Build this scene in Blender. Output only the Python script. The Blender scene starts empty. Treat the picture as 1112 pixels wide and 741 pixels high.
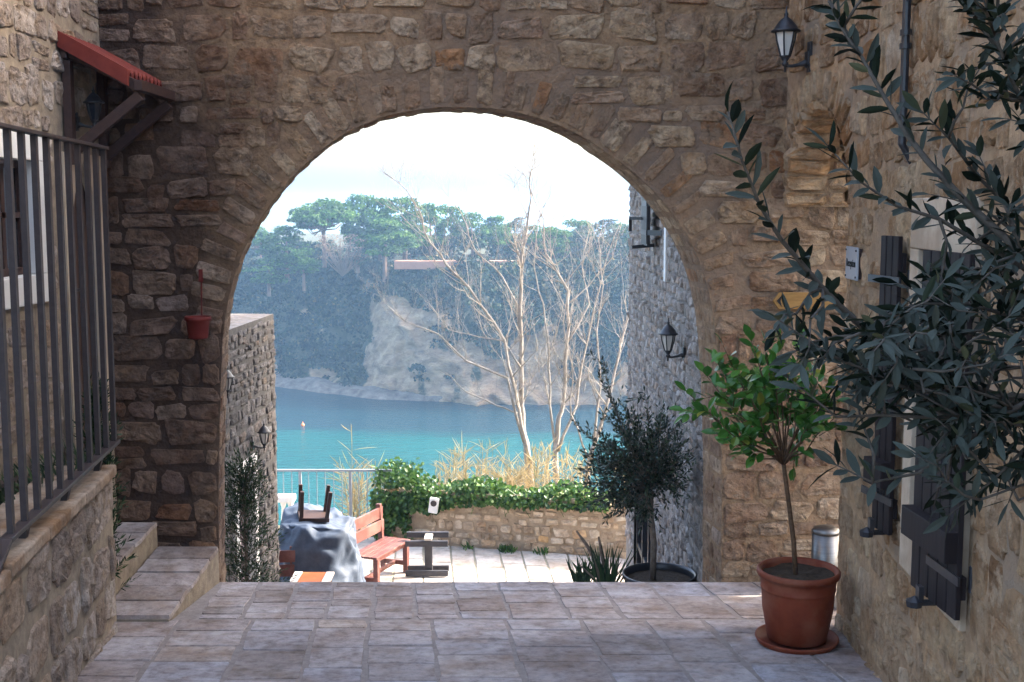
import bpy, math, random
from mathutils import Vector, Matrix, noise, Quaternion
V = Vector
R = random.Random(7)
C = bpy.context.scene.collection
F = 1300.0
TILT = math.atan(145.5 / F)
cT, sT = math.cos(TILT), math.sin(TILT)
CAMZ = 2.5
def P(px, py, Y):                       # a place at depth Y in the real street
    u = (px - 556) / F; v = (370.5 - py) / F
    dy = cT + v * sT; dz = -sT + v * cT
    return V((u / dy * Y, Y, CAMZ + dz / dy * Y))
def nz(p, s=1.0): return noise.noise(V(p) * s)

# ------------------------------------------------------------------ materials
def mat(name):
    m = bpy.data.materials.new(name); m.use_nodes = True
    nt = m.node_tree; b = nt.nodes['Principled BSDF']
    return m, nt, b
def N(nt, t, **k):
    n = nt.nodes.new(t)
    for a, v in k.items(): setattr(n, a, v)
    return n
def ramp(nt, stops, interp='LINEAR'):
    r = N(nt, 'ShaderNodeValToRGB'); e = r.color_ramp.elements
    r.color_ramp.interpolation = interp
    e[0].position, e[0].color = stops[0][0], (*stops[0][1], 1)
    e[1].position, e[1].color = stops[-1][0], (*stops[-1][1], 1)
    for p, c in stops[1:-1]:
        x = e.new(p); x.color = (*c, 1)
    return r
def noise_n(nt, scale, detail=6, rough=.6, coord='Object', stretch=None):
    tc = N(nt, 'ShaderNodeTexCoord'); n = N(nt, 'ShaderNodeTexNoise')
    n.inputs['Scale'].default_value = scale; n.inputs['Detail'].default_value = detail
    n.inputs['Roughness'].default_value = rough
    if stretch:
        mp = N(nt, 'ShaderNodeMapping'); mp.inputs['Scale'].default_value = stretch
        nt.links.new(tc.outputs[coord], mp.inputs[0]); nt.links.new(mp.outputs[0], n.inputs['Vector'])
    else: nt.links.new(tc.outputs[coord], n.inputs['Vector'])
    return n
def mixc(nt, fac, a, b, mode='MIX'):
    m = N(nt, 'ShaderNodeMix', data_type='RGBA', blend_type=mode)
    for s, val in ((m.inputs['Factor'], fac), (m.inputs['A'], a), (m.inputs['B'], b)):
        if hasattr(val, 'node'): nt.links.new(val, s)
        elif isinstance(val, (int, float)): s.default_value = val
        else: s.default_value = (*val, 1)
    return m.outputs['Result']
def bump(nt, b, src, strength=.5, dist=.01, prev=None):
    n = N(nt, 'ShaderNodeBump'); n.inputs['Strength'].default_value = strength
    n.inputs['Distance'].default_value = dist
    nt.links.new(src, n.inputs['Height'])
    if prev: nt.links.new(prev.outputs[0], n.inputs['Normal'])
    nt.links.new(n.outputs[0], b.inputs['Normal'])
    return n
def m_stone(name, cols, fine=22, bs=.8, dist=.012, patch=None, ps=1.2, smear=None, sa=.5):
    """cols: stops over the random value of each stone"""
    m, nt, b = mat(name)
    g = N(nt, 'ShaderNodeNewGeometry')
    r = ramp(nt, cols); nt.links.new(g.outputs['Random Per Island'], r.inputs[0])
    n1 = noise_n(nt, fine, 8, .7); n2 = noise_n(nt, fine * .3, 4, .6)
    r1 = ramp(nt, [(.28, (.42, .38, .34)), (.5, (.95, .94, .93)), (.72, (1.3, 1.26, 1.2))])
    nt.links.new(n1.outputs[0], r1.inputs[0])
    c = mixc(nt, .85, r.outputs[0], r1.outputs[0], 'MULTIPLY')
    r2 = ramp(nt, [(.42, (0, 0, 0)), (.66, (1, 1, 1))]); nt.links.new(n2.outputs[0], r2.inputs[0])
    c = mixc(nt, r2.outputs[0], c, mixc(nt, .6, c, (.55, .42, .3), 'MULTIPLY'))
    if patch:
        n3 = noise_n(nt, ps, 5, .6)
        r3 = ramp(nt, [(.45, (0, 0, 0)), (.62, (1, 1, 1))]); nt.links.new(n3.outputs[0], r3.inputs[0])
        c = mixc(nt, r3.outputs[0], c, mixc(nt, 1, c, patch, 'MULTIPLY'))
    if smear:                            # mortar wiped over the faces of the stones
        n4 = noise_n(nt, 7.5, 7, .72)
        r4 = ramp(nt, [(sa, (0, 0, 0)), (sa + .09, (1, 1, 1))]); nt.links.new(n4.outputs[0], r4.inputs[0])
        c = mixc(nt, r4.outputs[0], c, mixc(nt, 1, smear, r1.outputs[0], 'MULTIPLY'))
    nt.links.new(c, b.inputs['Base Color'])
    b.inputs['Roughness'].default_value = .9; b.inputs['Specular IOR Level'].default_value = .2
    pv_ = bump(nt, b, n2.outputs[0], bs, dist * 1.5)
    bump(nt, b, n1.outputs[0], bs, dist, pv_)
    return m
def m_rough(name, c1, c2, scale=8, bs=.6, dist=.01, rough=.9, c3=None, big=1.0, stretch=None, metal=0, spec=.25):
    m, nt, b = mat(name)
    n1 = noise_n(nt, scale, 8, .68, stretch=stretch)
    r = ramp(nt, [(.3, c1), (.7, c2)]); nt.links.new(n1.outputs[0], r.inputs[0])
    c = r.outputs[0]
    if c3:
        n2 = noise_n(nt, big, 5, .6)
        r2 = ramp(nt, [(.46, (0, 0, 0)), (.64, (1, 1, 1))]); nt.links.new(n2.outputs[0], r2.inputs[0])
        c = mixc(nt, r2.outputs[0], c, c3)
    nt.links.new(c, b.inputs['Base Color'])
    b.inputs['Roughness'].default_value = rough; b.inputs['Metallic'].default_value = metal
    b.inputs['Specular IOR Level'].default_value = spec
    if bs: bump(nt, b, n1.outputs[0], bs, dist)
    return m
def m_leaf(name, cols, rough=.5, spec=.4, trans=.0, back=None, tone=0):
    m, nt, b = mat(name)
    g = N(nt, 'ShaderNodeNewGeometry')
    r = ramp(nt, cols); nt.links.new(g.outputs['Random Per Island'], r.inputs[0])
    c = r.outputs[0]
    if back: c = mixc(nt, g.outputs['Backfacing'], c, back)
    if tone:
        n_ = noise_n(nt, tone, 3, .6); rt = ramp(nt, [(.36, (.45, .5, .55)), (.5, (.95, .95, .95)), (.66, (1.9, 1.75, 1.4))]); nt.links.new(n_.outputs[0], rt.inputs[0])
        c = mixc(nt, 1, c, rt.outputs[0], 'MULTIPLY')
    nt.links.new(c, b.inputs['Base Color'])
    b.inputs['Roughness'].default_value = rough; b.inputs['Specular IOR Level'].default_value = spec
    if trans:
        t = N(nt, 'ShaderNodeBsdfTranslucent'); nt.links.new(c, t.inputs[0])
        mx = N(nt, 'ShaderNodeMixShader'); mx.inputs[0].default_value = trans
        nt.links.new(b.outputs[0], mx.inputs[1]); nt.links.new(t.outputs[0], mx.inputs[2])
        nt.links.new(mx.outputs[0], nt.nodes['Material Output'].inputs[0])
    return m
M = {}
M['arch_stone'] = m_stone('arch_stone', [(0, (.38, .26, .175)), (.3, (.50, .35, .235)), (.55, (.58, .43, .28)), (.8, (.63, .49, .35)), (.93, (.45, .30, .19)), (.975, (.52, .29, .15)), (1, (.66, .57, .47))], 18, 1, .07, (.62, .52, .48), .9, (.31, .22, .15), .52)
M['arch_mortar'] = m_rough('arch_mortar', (.20, .125, .075), (.47, .305, .175), 18, 1, .05, .95, (.25, .175, .125), .8)
def grime_shade(m, dark):                     # weathering plus painted-in shade that darken the corner by the left house
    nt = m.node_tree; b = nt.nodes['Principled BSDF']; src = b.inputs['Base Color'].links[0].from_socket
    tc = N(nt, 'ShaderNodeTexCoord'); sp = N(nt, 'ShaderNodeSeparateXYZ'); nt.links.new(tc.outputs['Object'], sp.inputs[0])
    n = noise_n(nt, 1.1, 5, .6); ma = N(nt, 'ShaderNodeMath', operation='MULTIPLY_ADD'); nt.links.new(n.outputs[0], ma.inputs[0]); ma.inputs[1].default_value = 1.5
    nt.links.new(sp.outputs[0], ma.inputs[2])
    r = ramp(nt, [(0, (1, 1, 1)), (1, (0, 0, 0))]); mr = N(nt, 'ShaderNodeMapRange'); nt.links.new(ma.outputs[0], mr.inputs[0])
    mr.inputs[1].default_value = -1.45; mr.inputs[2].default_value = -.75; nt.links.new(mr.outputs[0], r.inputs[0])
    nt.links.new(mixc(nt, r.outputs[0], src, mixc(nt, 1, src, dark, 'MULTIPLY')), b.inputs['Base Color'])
grime_shade(M['arch_stone'], (.50, .48, .54)); grime_shade(M['arch_mortar'], (.24, .22, .25))
M['side_stone'] = m_stone('side_stone', [(0, (.37, .25, .155)), (.35, (.50, .35, .215)), (.7, (.59, .44, .28)), (.88, (.56, .36, .20)), (1, (.62, .52, .40))], 13, 1, .06, (.62, .48, .36), 1.4, (.46, .33, .215), .51)
M['side_mortar'] = m_rough('side_mortar', (.30, .185, .105), (.58, .39, .23), 13, 1, .05, .95, (.32, .235, .165), 1.6)
M['grey_stone'] = m_stone('grey_stone', [(0, (.22, .20, .19)), (.4, (.36, .34, .33)), (.8, (.48, .45, .43)), (1, (.42, .33, .27))], 18, 1, .04, None, 1, (.30, .26, .23), .5)
M['dim_stone'] = m_stone('dim_stone', [(0, (.095, .095, .105)), (.4, (.15, .15, .165)), (.8, (.21, .21, .225)), (1, (.18, .15, .13))], 18, 1, .04, None, 1, (.125, .12, .12), .5)  # darker, cooler copy of the grey stone: shade put into the left building's colour
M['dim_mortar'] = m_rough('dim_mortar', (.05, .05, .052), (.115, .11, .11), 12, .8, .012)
M['grey_mortar'] = m_rough('grey_mortar', (.12, .11, .10), (.28, .25, .23), 12, .8, .012)
M['house_stone'] = m_stone('house_stone', [(0, (.26, .21, .18)), (.4, (.38, .32, .28)), (.8, (.50, .45, .41)), (1, (.42, .30, .20))], 16, 1, .05, None, 1, (.30, .23, .17), .5)
M['house_mortar'] = m_rough('house_mortar', (.16, .13, .10), (.34, .28, .21), 12, .8, .015)
M['low_stone'] = m_stone('low_stone', [(0, (.36, .28, .20)), (.4, (.48, .40, .30)), (.8, (.58, .50, .40)), (1, (.50, .32, .15))], 14, .6, .012)
M['low_mortar'] = m_rough('low_mortar', (.24, .18, .12), (.40, .32, .23), 10, .7, .012)
M['slab'] = m_stone('slab', [(0, (.30, .265, .255)), (.3, (.355, .315, .31)), (.6, (.40, .365, .365)), (.85, (.35, .34, .37)), (1, (.42, .355, .315))], 15, .7, .02, (.74, .68, .64), 1.3)
M['slab_joint'] = m_rough('slab_joint', (.18, .15, .135), (.29, .25, .23), 20, .8, .01)
M['pale_slab'] = m_stone('pale_slab', [(0, (.50, .46, .42)), (.5, (.58, .54, .50)), (1, (.64, .60, .56))], 6, .3, .006)
M['pale_joint'] = m_rough('pale_joint', (.20, .19, .14), (.34, .31, .25), 20, .5)
M['coping'] = m_stone('coping', [(0, (.36, .29, .23)), (1, (.44, .37, .30))], 11, .9, .03, (.62, .46, .32), 2.5)
M['cream'] = m_rough('cream_stone', (.42, .33, .24), (.55, .44, .33), 9, .6, .006, .85, (.36, .27, .19), 4)
M['white_paint'] = m_rough('white_paint', (.62, .62, .60), (.76, .76, .74), 6, .1, .002, .6)
M['brick'] = m_rough('brick_reveal', (.30, .20, .13), (.48, .35, .24), 10, .7, .01)
M['plaster'] = m_rough('plaster', (.36, .28, .20), (.5, .42, .33), 5, .3, .004)
M['iron'] = m_rough('rail_iron', (.03, .022, .022), (.05, .038, .038), 30, .2, .001, .5, spec=.35)
M['black'] = m_rough('black_metal', (.012, .012, .015), (.03, .03, .035), 20, .1, .001, .4, spec=.5)
M['shutter'] = m_rough('shutter_paint', (.010, .007, .008), (.024, .017, .018), 5, .5, .003, .6, stretch=(8, 8, 1), spec=.25)
M['door'] = m_rough('door_wood', (.05, .03, .025), (.085, .05, .04), 4, .3, .002, .5, stretch=(10, 10, 1))
M['darkdoor'] = m_rough('weathered_door', (.10, .075, .085), (.16, .12, .13), 4, .3, .002, .6, stretch=(10, 10, 1))
M['terracotta'] = m_rough('terracotta', (.13, .024, .009), (.20, .042, .017), 7, .4, .004, .65, (.21, .07, .038), 5)
M['redpot'] = m_rough('red_pot', (.10, .012, .01), (.14, .018, .013), 9, .1, .002, .5)
M['blackpot'] = m_rough('black_pot', (.012, .012, .014), (.02, .02, .024), 9, .1, .002, .3, spec=.6)
M['soil'] = m_rough('soil', (.03, .02, .013), (.08, .055, .035), 40, 1, .02)
M['tile'] = m_rough('awning_tile', (.12, .018, .012), (.20, .036, .024), 8, .4, .006, .7)
M['darkwood'] = m_rough('dark_wood', (.035, .02, .017), (.07, .038, .03), 6, .3, .003, .6, stretch=(6, 6, 6))
M['redwood'] = m_rough('red_wood', (.085, .023, .018), (.14, .045, .036), 7, .5, .004, .5, (.19, .085, .07), 3.5, stretch=(3, 3, 12), spec=.5)
M['palewood'] = m_rough('pale_wood', (.5, .45, .4), (.65, .6, .55), 8, .2, .002, .6)
M['orangewood'] = m_rough('orange_wood', (.42, .12, .04), (.55, .18, .07), 6, .2, .002, .5)
M['greywood'] = m_rough('slate_wood', (.03, .03, .035), (.06, .06, .07), 6, .3, .002, .5)
M['tarp'] = m_rough('tarp', (.045, .062, .095), (.085, .11, .155), 9, .6, .01, .6, spec=.25)
M['steel'] = m_rough('brushed_steel', (.15, .145, .14), (.22, .215, .205), 3, .2, .001, .42, metal=1, stretch=(1, 1, 30))
M['bark'] = m_rough('bark', (.12, .085, .06), (.24, .19, .15), 30, .8, .006)
M['brownbark'] = m_rough('brown_bark', (.07, .04, .022), (.16, .095, .055), 40, .9, .006)
M['palebark'] = m_rough('pale_bark', (.14, .125, .11), (.38, .355, .33), 9, .8, .02, .9, (.22, .20, .18), 1.5)
M['olivebark'] = m_rough('olive_bark', (.05, .042, .035), (.11, .092, .075), 60, .6, .003)
M['pinebark'] = m_rough('pine_bark', (.12, .08, .06), (.2, .14, .11), 4, .5, .03)
M['olive'] = m_leaf('olive_leaf', [(0, (.005, .009, .006)), (.5, (.010, .017, .010)), (.85, (.020, .030, .018)), (.95, (.05, .063, .038)), (1, (.10, .10, .05))], .65, .12, .12, (.05, .06, .05))
M['olive2'] = m_leaf('dark_olive_leaf', [(0, (.012, .022, .014)), (.6, (.025, .042, .024)), (1, (.07, .10, .05))], .45, .4, .12)
M['citrus'] = m_leaf('citrus_leaf', [(0, (.025, .085, .012)), (.5, (.045, .15, .02)), (.85, (.09, .22, .035)), (.95, (.16, .26, .04)), (1, (.30, .28, .04))], .35, .5, .25)
M['ivy'] = m_leaf('ivy_leaf', [(0, (.02, .06, .015)), (.6, (.05, .12, .025)), (1, (.13, .22, .05))], .4, .4, .25)
M['fir'] = m_leaf('conifer_leaf', [(0, (.012, .03, .015)), (.6, (.025, .055, .022)), (1, (.05, .09, .03))], .55, .3, .1)
M['pine'] = m_leaf('pine_needles', [(0, (.022, .06, .018)), (.5, (.04, .10, .024)), (1, (.085, .16, .035))], .7, .2, .3, None, 6)
M['cypress'] = m_leaf('cypress_needles', [(0, (.02, .045, .025)), (1, (.045, .08, .04))], .7, .2, .1)
M['scrub'] = m_leaf('scrub_leaf', [(0, (.006, .016, .012)), (.6, (.013, .030, .018)), (.88, (.028, .048, .022)), (.97, (.10, .09, .045)), (1, (.14, .11, .06))], .75, .15, .15, None, .32)
M['twiggy'] = m_leaf('dry_twigs', [(0, (.16, .11, .08)), (1, (.30, .22, .17))], .8, .1, .1)
M['reed'] = m_leaf('dry_reed', [(0, (.24, .185, .09)), (.6, (.36, .28, .15)), (.85, (.46, .38, .24)), (1, (.15, .19, .07))], .6, .3, .45)
M['glass_white'] = m_rough('frosted_glass', (.60, .57, .52), (.70, .67, .62), 3, 0, 0, .25, spec=.6)
M['dark_glass'] = m_rough('dark_glass', (.02, .025, .035), (.03, .035, .05), 3, 0, 0, .08, spec=.8)
M['plate'] = m_rough('sign_plate', (.34, .35, .38), (.42, .43, .46), 6, .1, .001, .35, metal=.3)
M['ink'] = m_rough('ink', (.008, .008, .01), (.012, .012, .015), 6, 0, 0, .6)
M['signwood'] = m_rough('sign_wood', (.20, .10, .03), (.34, .19, .06), 5, .3, .002, .6, stretch=(2, 12, 12))
M['terrace_wall'] = m_rough('terrace_wall', (.26, .13, .085), (.34, .19, .13), 1, .2, .01)
M['buoy'] = m_rough('buoy', (.6, .15, .04), (.7, .2, .05), 3, 0, 0, .4)

# ------------------------------------------------------------------ mesh helpers
class MB:
    def __init__(s): s.v = []; s.f = []; s.m = []
    def add(s, vs, fs, m=0):
        o = len(s.v); s.v.extend([tuple(x) for x in vs])
        for f in fs: s.f.append([i + o for i in f]); s.m.append(m)
    def box(s, c, d, rot=None, m=0):
        c = V(c); h = V(d) / 2
        vs = []
        for z in (-1, 1):
            for y in (-1, 1):
                for x in (-1, 1):
                    p = V((x * h.x, y * h.y, z * h.z))
                    if rot: p = rot @ p
                    vs.append(c + p)
        s.add(vs, [(0, 2, 3, 1), (4, 5, 7, 6), (0, 1, 5, 4), (2, 6, 7, 3), (0, 4, 6, 2), (1, 3, 7, 5)], m)
    def beam(s, a, b, w, h, m=0, up=(0, 0, 1)):
        a, b = V(a), V(b); d = b - a; L = d.length; d.normalize()
        x = d.cross(V(up))
        if x.length < 1e-4: x = d.cross(V((1, 0, 0)))
        x.normalize(); y = x.cross(d)
        rot = Matrix((x, d, y)).transposed()
        s.box((a + b) / 2, (w, L, h), rot, m)
    def tube(s, pts, rad, n=6, m=0, cap=True):
        pts = [V(p) for p in pts]
        if not isinstance(rad, (list, tuple)): rad = [rad] * len(pts)
        vs = []; fs = []; x = None
        for i, p in enumerate(pts):
            d = (pts[min(i + 1, len(pts) - 1)] - pts[max(i - 1, 0)]).normalized()
            if x is None: x = d.cross(V((.3, .2, 1))); 
            x = x - d * x.dot(d)
            if x.length < 1e-5: x = d.cross(V((1, 0, .1)))
            x.normalize(); y = d.cross(x)
            for k in range(n):
                a = 2 * math.pi * k / n
                vs.append(p + (x * math.cos(a) + y * math.sin(a)) * rad[i])
        for i in range(len(pts) - 1):
            for k in range(n):
                k2 = (k + 1) % n
                fs.append((i * n + k, i * n + k2, (i + 1) * n + k2, (i + 1) * n + k))
        if cap: fs.append(tuple(range(n - 1, -1, -1))); fs.append(tuple((len(pts) - 1) * n + k for k in range(n)))
        s.add(vs, fs, m)
    def lathe(s, prof, n=32, c=(0, 0, 0), m=0, wob=0):
        c = V(c); vs = []; fs = []
        for r, z in prof:
            for k in range(n):
                a = 2 * math.pi * k / n
                vs.append(c + V((r * math.cos(a), r * math.sin(a), z)))
        for i in range(len(prof) - 1):
            for k in range(n):
                k2 = (k + 1) % n
                fs.append((i * n + k, i * n + k2, (i + 1) * n + k2, (i + 1) * n + k))
        s.add(vs, fs, m)
    def prism(s, poly, ext, m=0):       # planar polygon pushed along ext
        n = len(poly); ext = V(ext)
        vs = [V(p) for p in poly] + [V(p) + ext for p in poly]
        fs = [tuple(range(n - 1, -1, -1)), tuple(range(n, 2 * n))] + [(i, (i + 1) % n, n + (i + 1) % n, n + i) for i in range(n)]
        s.add(vs, fs, m)
    def build(s, name, mats, parent=None, loc=None, smooth=False, bevel=0):
        if not isinstance(mats, (list, tuple)): mats = [mats]
        base = V(loc) if loc is not None else (parent_world(parent) if parent else V((0, 0, 0)))
        me = bpy.data.meshes.new(name)
        me.from_pydata([(x[0] - base.x, x[1] - base.y, x[2] - base.z) for x in s.v], [], s.f)
        for m in mats: me.materials.append(M[m] if isinstance(m, str) else m)
        me.polygons.foreach_set('material_index', s.m)
        if smooth: me.polygons.foreach_set('use_smooth', [True] * len(s.f))
        me.update()
        o = bpy.data.objects.new(name, me); C.objects.link(o)
        if parent:
            o.parent = parent
            if loc is not None: o.location = base - parent_world(parent)
        elif loc is not None: o.location = base
        if smooth == 'auto':
            pass
        if bevel:
            b = o.modifiers.new('bevel', 'BEVEL'); b.width = bevel; b.segments = 2; b.limit_method = 'ANGLE'
        return o
def parent_world(o):
    p = V(o.location)
    while o.parent: o = o.parent; p += V(o.location)
    return p
def tag(o, label, cat=None, group=None, kind=None):
    o['label'] = label
    if cat: o['category'] = cat
    if group: o['group'] = group
    if kind: o['kind'] = kind
    return o
def struct(o): o['kind'] = 'structure'; return o
def thing(name, loc, label, cat, group=None, rz=0):
    o = bpy.data.objects.new(name, None); C.objects.link(o); o.location = loc; o.rotation_euler = (0, 0, rz)
    o.empty_display_size = .1
    return tag(o, label, cat, group)
def copy_tree(o, parent=None):
    c = o.copy(); C.objects.link(c); c.parent = parent
    for ch in [x for x in bpy.data.objects if x.parent == o]: copy_tree(ch, c)
    return c

# one stone of a rubble wall: a roughly squared block with broken corners and a chipped face
def pillow(mb, ctr, S, T, Nn, w, h, relief, m=1, n=14, e=3.6, jit=.07, rot=0, lod=3):
    seed = R.random() * 100
    rings = {3: [(1.0, -.5), (.975, .45), (.90, .9), (.66, 1.0), (.34, 1.0)], 2: [(1.0, -.4), (.92, .85), (.5, 1.0)]}[lod]
    tx, ty = R.uniform(-.35, .35), R.uniform(-.35, .35)
    k_ = .12 if jit < .1 else .17
    cs = []
    for sx, sy in ((-1, -1), (1, -1), (1, 1), (-1, 1)):
        cx, cy = sx * (1 - R.random() ** 1.3 * k_ * 1.5), sy * (1 - R.random() ** 1.3 * k_ * 1.8)
        c1, c2 = R.uniform(.08, .55), R.uniform(.10, .55)                 # the corner knocked off
        a_, b_ = (cx - sx * c1 * min(1, h / w), cy), (cx, cy - sy * c2 * min(1, w / h))
        cs += [b_, a_] if sx * sy > 0 else [a_, b_]
    # walk round: corner order is counter clockwise
    pts = cs; out = []
    per = 3 if lod == 3 else 1
    for q in range(8):
        p0, p1 = pts[q], pts[(q + 1) % 8]
        kk = per if q % 2 else max(1, per - 1)
        for i in range(kk):
            u = i / kk; x, y = p0[0] + (p1[0] - p0[0]) * u, p0[1] + (p1[1] - p0[1]) * u
            f = 1 + R.gauss(0, .022) + .05 * noise.noise(V((x * 2 + seed, y * 2, 1)))
            out.append((x * f * w / 2, y * f * h / 2))
    rad = out; n = len(rad)
    cr, sr = math.cos(rot), math.sin(rot); vs = []; fs = []
    for sc, d in rings:
        for x, y in rad:
            x2, y2 = x * sc, y * sc
            dd = relief * (d + (tx * x2 / (w / 2) + ty * y2 / (h / 2)) * (d > 0))
            if d > 0: dd += relief * (.7 * noise.noise(V((x2 * 13 + seed, y2 * 13, seed))) + .7 * noise.noise(V((x2 * 36 + seed, y2 * 36, seed))) + R.gauss(0, .12))
            xr, yr = x2 * cr - y2 * sr, x2 * sr + y2 * cr
            vs.append(ctr + S * xr + T * yr + Nn * dd)
    vs.append(ctr + Nn * relief * 1.05)
    L = len(rings)
    for i in range(L - 1):
        for k in range(n):
            k2 = (k + 1) % n
            fs.append((i * n + k, i * n + k2, (i + 1) * n + k2, (i + 1) * n + k))
    for k in range(n): fs.append(((L - 1) * n + k, (L - 1) * n + (k + 1) % n, L * n))
    mb.add(vs, fs, m)
def rubble(mb, O, S, Nn, t0, t1, spans, hr=(.08, .17), wr=(.12, .38), gap=.03, relief=.02, m=1, lod=3, jit=.07, e=3.6, skip=.03):
    T = V((0, 0, 1)); t = t0
    while t < t1 - .03:
        h = R.uniform(*hr)
        for a, b in spans(t + h / 2):
            s = a
            while s < b - .04:
                w = R.uniform(*wr)
                if R.random() < .15: w *= .6
                if s + w > b - wr[0] * .6: w = b - s
                if w > wr[1] * 1.4: w = w / 2
                g = gap * R.uniform(.5, 1.4)
                if R.random() > skip and w - g > .03:
                    hh = (h - gap * R.uniform(.4, 1.5)) * R.choice((1.04, 1, .92, .78, .86, 1.1))
                    ww = w - g
                    if R.random() < .10 and h > .15 and ww > .1:      # two thin stones in place of one
                        for q in (-1, 1):
                            pillow(mb, O + S * (s + w / 2) + T * (t + h / 2 + q * h / 4), S, T, Nn, ww, hh / 2 - gap * .2, relief * R.uniform(.5, 1.1), m, lod=lod, jit=jit, e=e, rot=R.gauss(0, .03), n=12 if lod == 3 else 9)
                    else:
                        pillow(mb, O + S * (s + w / 2) + T * (t + h / 2 + R.gauss(0, .011)), S, T, Nn, ww, hh, relief * R.uniform(.4, 1.4), m, lod=lod, jit=jit, e=e, rot=R.gauss(0, .065), n=14 if lod == 3 else 10)
                s += w
        t += h
def panel(mb, O, S, s0, s1, t0, t1, holes=(), m=0):
    T = V((0, 0, 1))
    ss = sorted({s0, s1, *[h[0] for h in holes], *[h[1] for h in holes]})
    tt = sorted({t0, t1, *[h[2] for h in holes], *[h[3] for h in holes]})
    for a, b in zip(ss, ss[1:]):
        for c, d in zip(tt, tt[1:]):
            ms, mt = (a + b) / 2, (c + d) / 2
            if any(h[0] < ms < h[1] and h[2] < mt < h[3] for h in holes): continue
            mb.add([O + S * a + T * c, O + S * b + T * c, O + S * b + T * d, O + S * a + T * d], [(0, 1, 2, 3)], m)
def hole_spans(s0, s1, holes, pad=.02):
    def f(t):
        out = [(s0, s1)]
        for h in holes:
            if h[2] - .05 < t < h[3] + .05:
                nxt = []
                for a, b in out:
                    if h[1] <= a or h[0] >= b: nxt.append((a, b)); continue
                    if h[0] - pad - a > .05: nxt.append((a, h[0] - pad))
                    if b - h[1] - pad > .05: nxt.append((h[1] + pad, b))
                out = nxt
        return out
    return f
Z = V((0, 0, 1))

# ------------------------------------------------------------------ camera, light
cam = bpy.data.cameras.new('camera'); cam.lens = F / 1112 * 36; cam.sensor_width = 36
cam.clip_start = .05; cam.clip_end = 20000
co = bpy.data.objects.new('camera', cam); C.objects.link(co); co.location = (0, 0, CAMZ)
co.rotation_euler = (math.pi / 2 - TILT, 0, 0); bpy.context.scene.camera = co
AZ, EL = math.radians(68), math.radians(33)
sd = V((math.sin(AZ) * math.cos(EL), math.cos(AZ) * math.cos(EL), math.sin(EL)))
sun = bpy.data.lights.new('sun', 'SUN'); sun.energy = 2.0; sun.angle = math.radians(.5); sun.color = (1, .94, .85)
so = bpy.data.objects.new('sun', sun); C.objects.link(so); so.rotation_euler = sd.to_track_quat('Z', 'Y').to_euler()
w = bpy.data.worlds.new('World'); bpy.context.scene.world = w; w.use_nodes = True
nt = w.node_tree; bg = nt.nodes['Background']; sky = nt.nodes.new('ShaderNodeTexSky')
sky.sky_type = 'NISHITA'; sky.sun_disc = False; sky.sun_elevation = EL; sky.sun_rotation = AZ
sky.dust_density = 6.0; sky.air_density = 1.0; sky.ozone_density = .6
nt.links.new(sky.outputs[0], bg.inputs[0]); bg.inputs[1].default_value = .15
sc = bpy.context.scene
sc.view_settings.view_transform = 'Standard'; sc.view_settings.look = 'None'
sc.view_settings.exposure = 2.88; sc.view_settings.gamma = 1
sc.cycles.max_bounces = 6; sc.cycles.volume_bounces = 0; sc.cycles.transparent_max_bounces = 8
sc.cycles.use_denoising = True

# ------------------------------------------------------------------ upper street floor
CY = 7.8; SL = .09
def gz(y): return max(0.0, (CY - y)) * SL
gm = -.094
def slab(mb, poly, z0, m=1, b=.006, th=.005):   # poly: 4 xy points ccw; z0: fn(x,y)
    cx = sum(p[0] for p in poly) / 4; cy = sum(p[1] for p in poly) / 4
    dz = R.gauss(0, .0015); tx, ty = R.gauss(0, .003), R.gauss(0, .003)
    lo, hi = [], []
    pts = []
    for i in range(4):
        p, q, pr = V((*poly[i], 0)), V((*poly[(i + 1) % 4], 0)), V((*poly[i - 1], 0))
        c = .013
        pts.append(p + (pr - p).normalized() * c * R.uniform(.3, 1)); pts.append(p + (q - p).normalized() * c * R.uniform(.3, 1))
        pts.append(p.lerp(q, R.uniform(.35, .65)) + V((R.gauss(0, .004), R.gauss(0, .004), 0)))
    cc = V((cx, cy, 0))
    for p in pts:
        lo.append(V((p.x, p.y, z0(p.x, p.y) - .004)))
        d = p - cc; q = p - d.normalized() * b
        hi.append(V((q.x, q.y, z0(q.x, q.y) + th + dz + tx * d.x + ty * d.y)))
    n = len(pts)
    mb.add(lo + hi, [(i, (i + 1) % n, n + (i + 1) % n, n + i) for i in range(n)] + [tuple(range(n, 2 * n))], m)
mb = MB()
ze = lambda x, y: gz(y)
mb.add([(-4, 1, gz(1)), (3.2, 1, gz(1)), (3.2, CY, 0), (-4, CY, 0)], [(0, 1, 2, 3)], 0)
mb.add([(-4, CY, 0), (3.2, CY, 0), (3.2, CY, -.5), (-4, CY, -.5)], [(0, 1, 2, 3)], 0)
mb.add([(1.5, CY + .001, -.001), (3.2, CY + .001, -.001), (3.2, 8.3, -.001), (1.5, 8.3, -.001)], [(0, 1, 2, 3)], 0)
def strips(y0, y1, xs, lr, y1f=None):
    for a, b in zip(xs, xs[1:]):
        y = y0 - R.uniform(0, .3)
        while y < y1 - .05:
            l = R.uniform(*lr); ya = max(y, y0); yb = min(y + l, y1)
            if y1 - yb < .12: yb = y1; l = 9
            if yb - ya > .06:
                g = .011
                X = lambda x, yy: x + gm * (yy - CY)
                j = [R.gauss(0, .006) for _ in range(8)]
                slab(mb, [(X(a + g, ya) + j[0], ya + g * .6 + j[1]), (X(b - g, ya) + j[2], ya + g * .6 + j[3]), (X(b - g, yb) + j[4], yb - g * .6 + j[5]), (X(a + g, yb) + j[6], yb - g * .6 + j[7])], ze, 1)
            y += l
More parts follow.
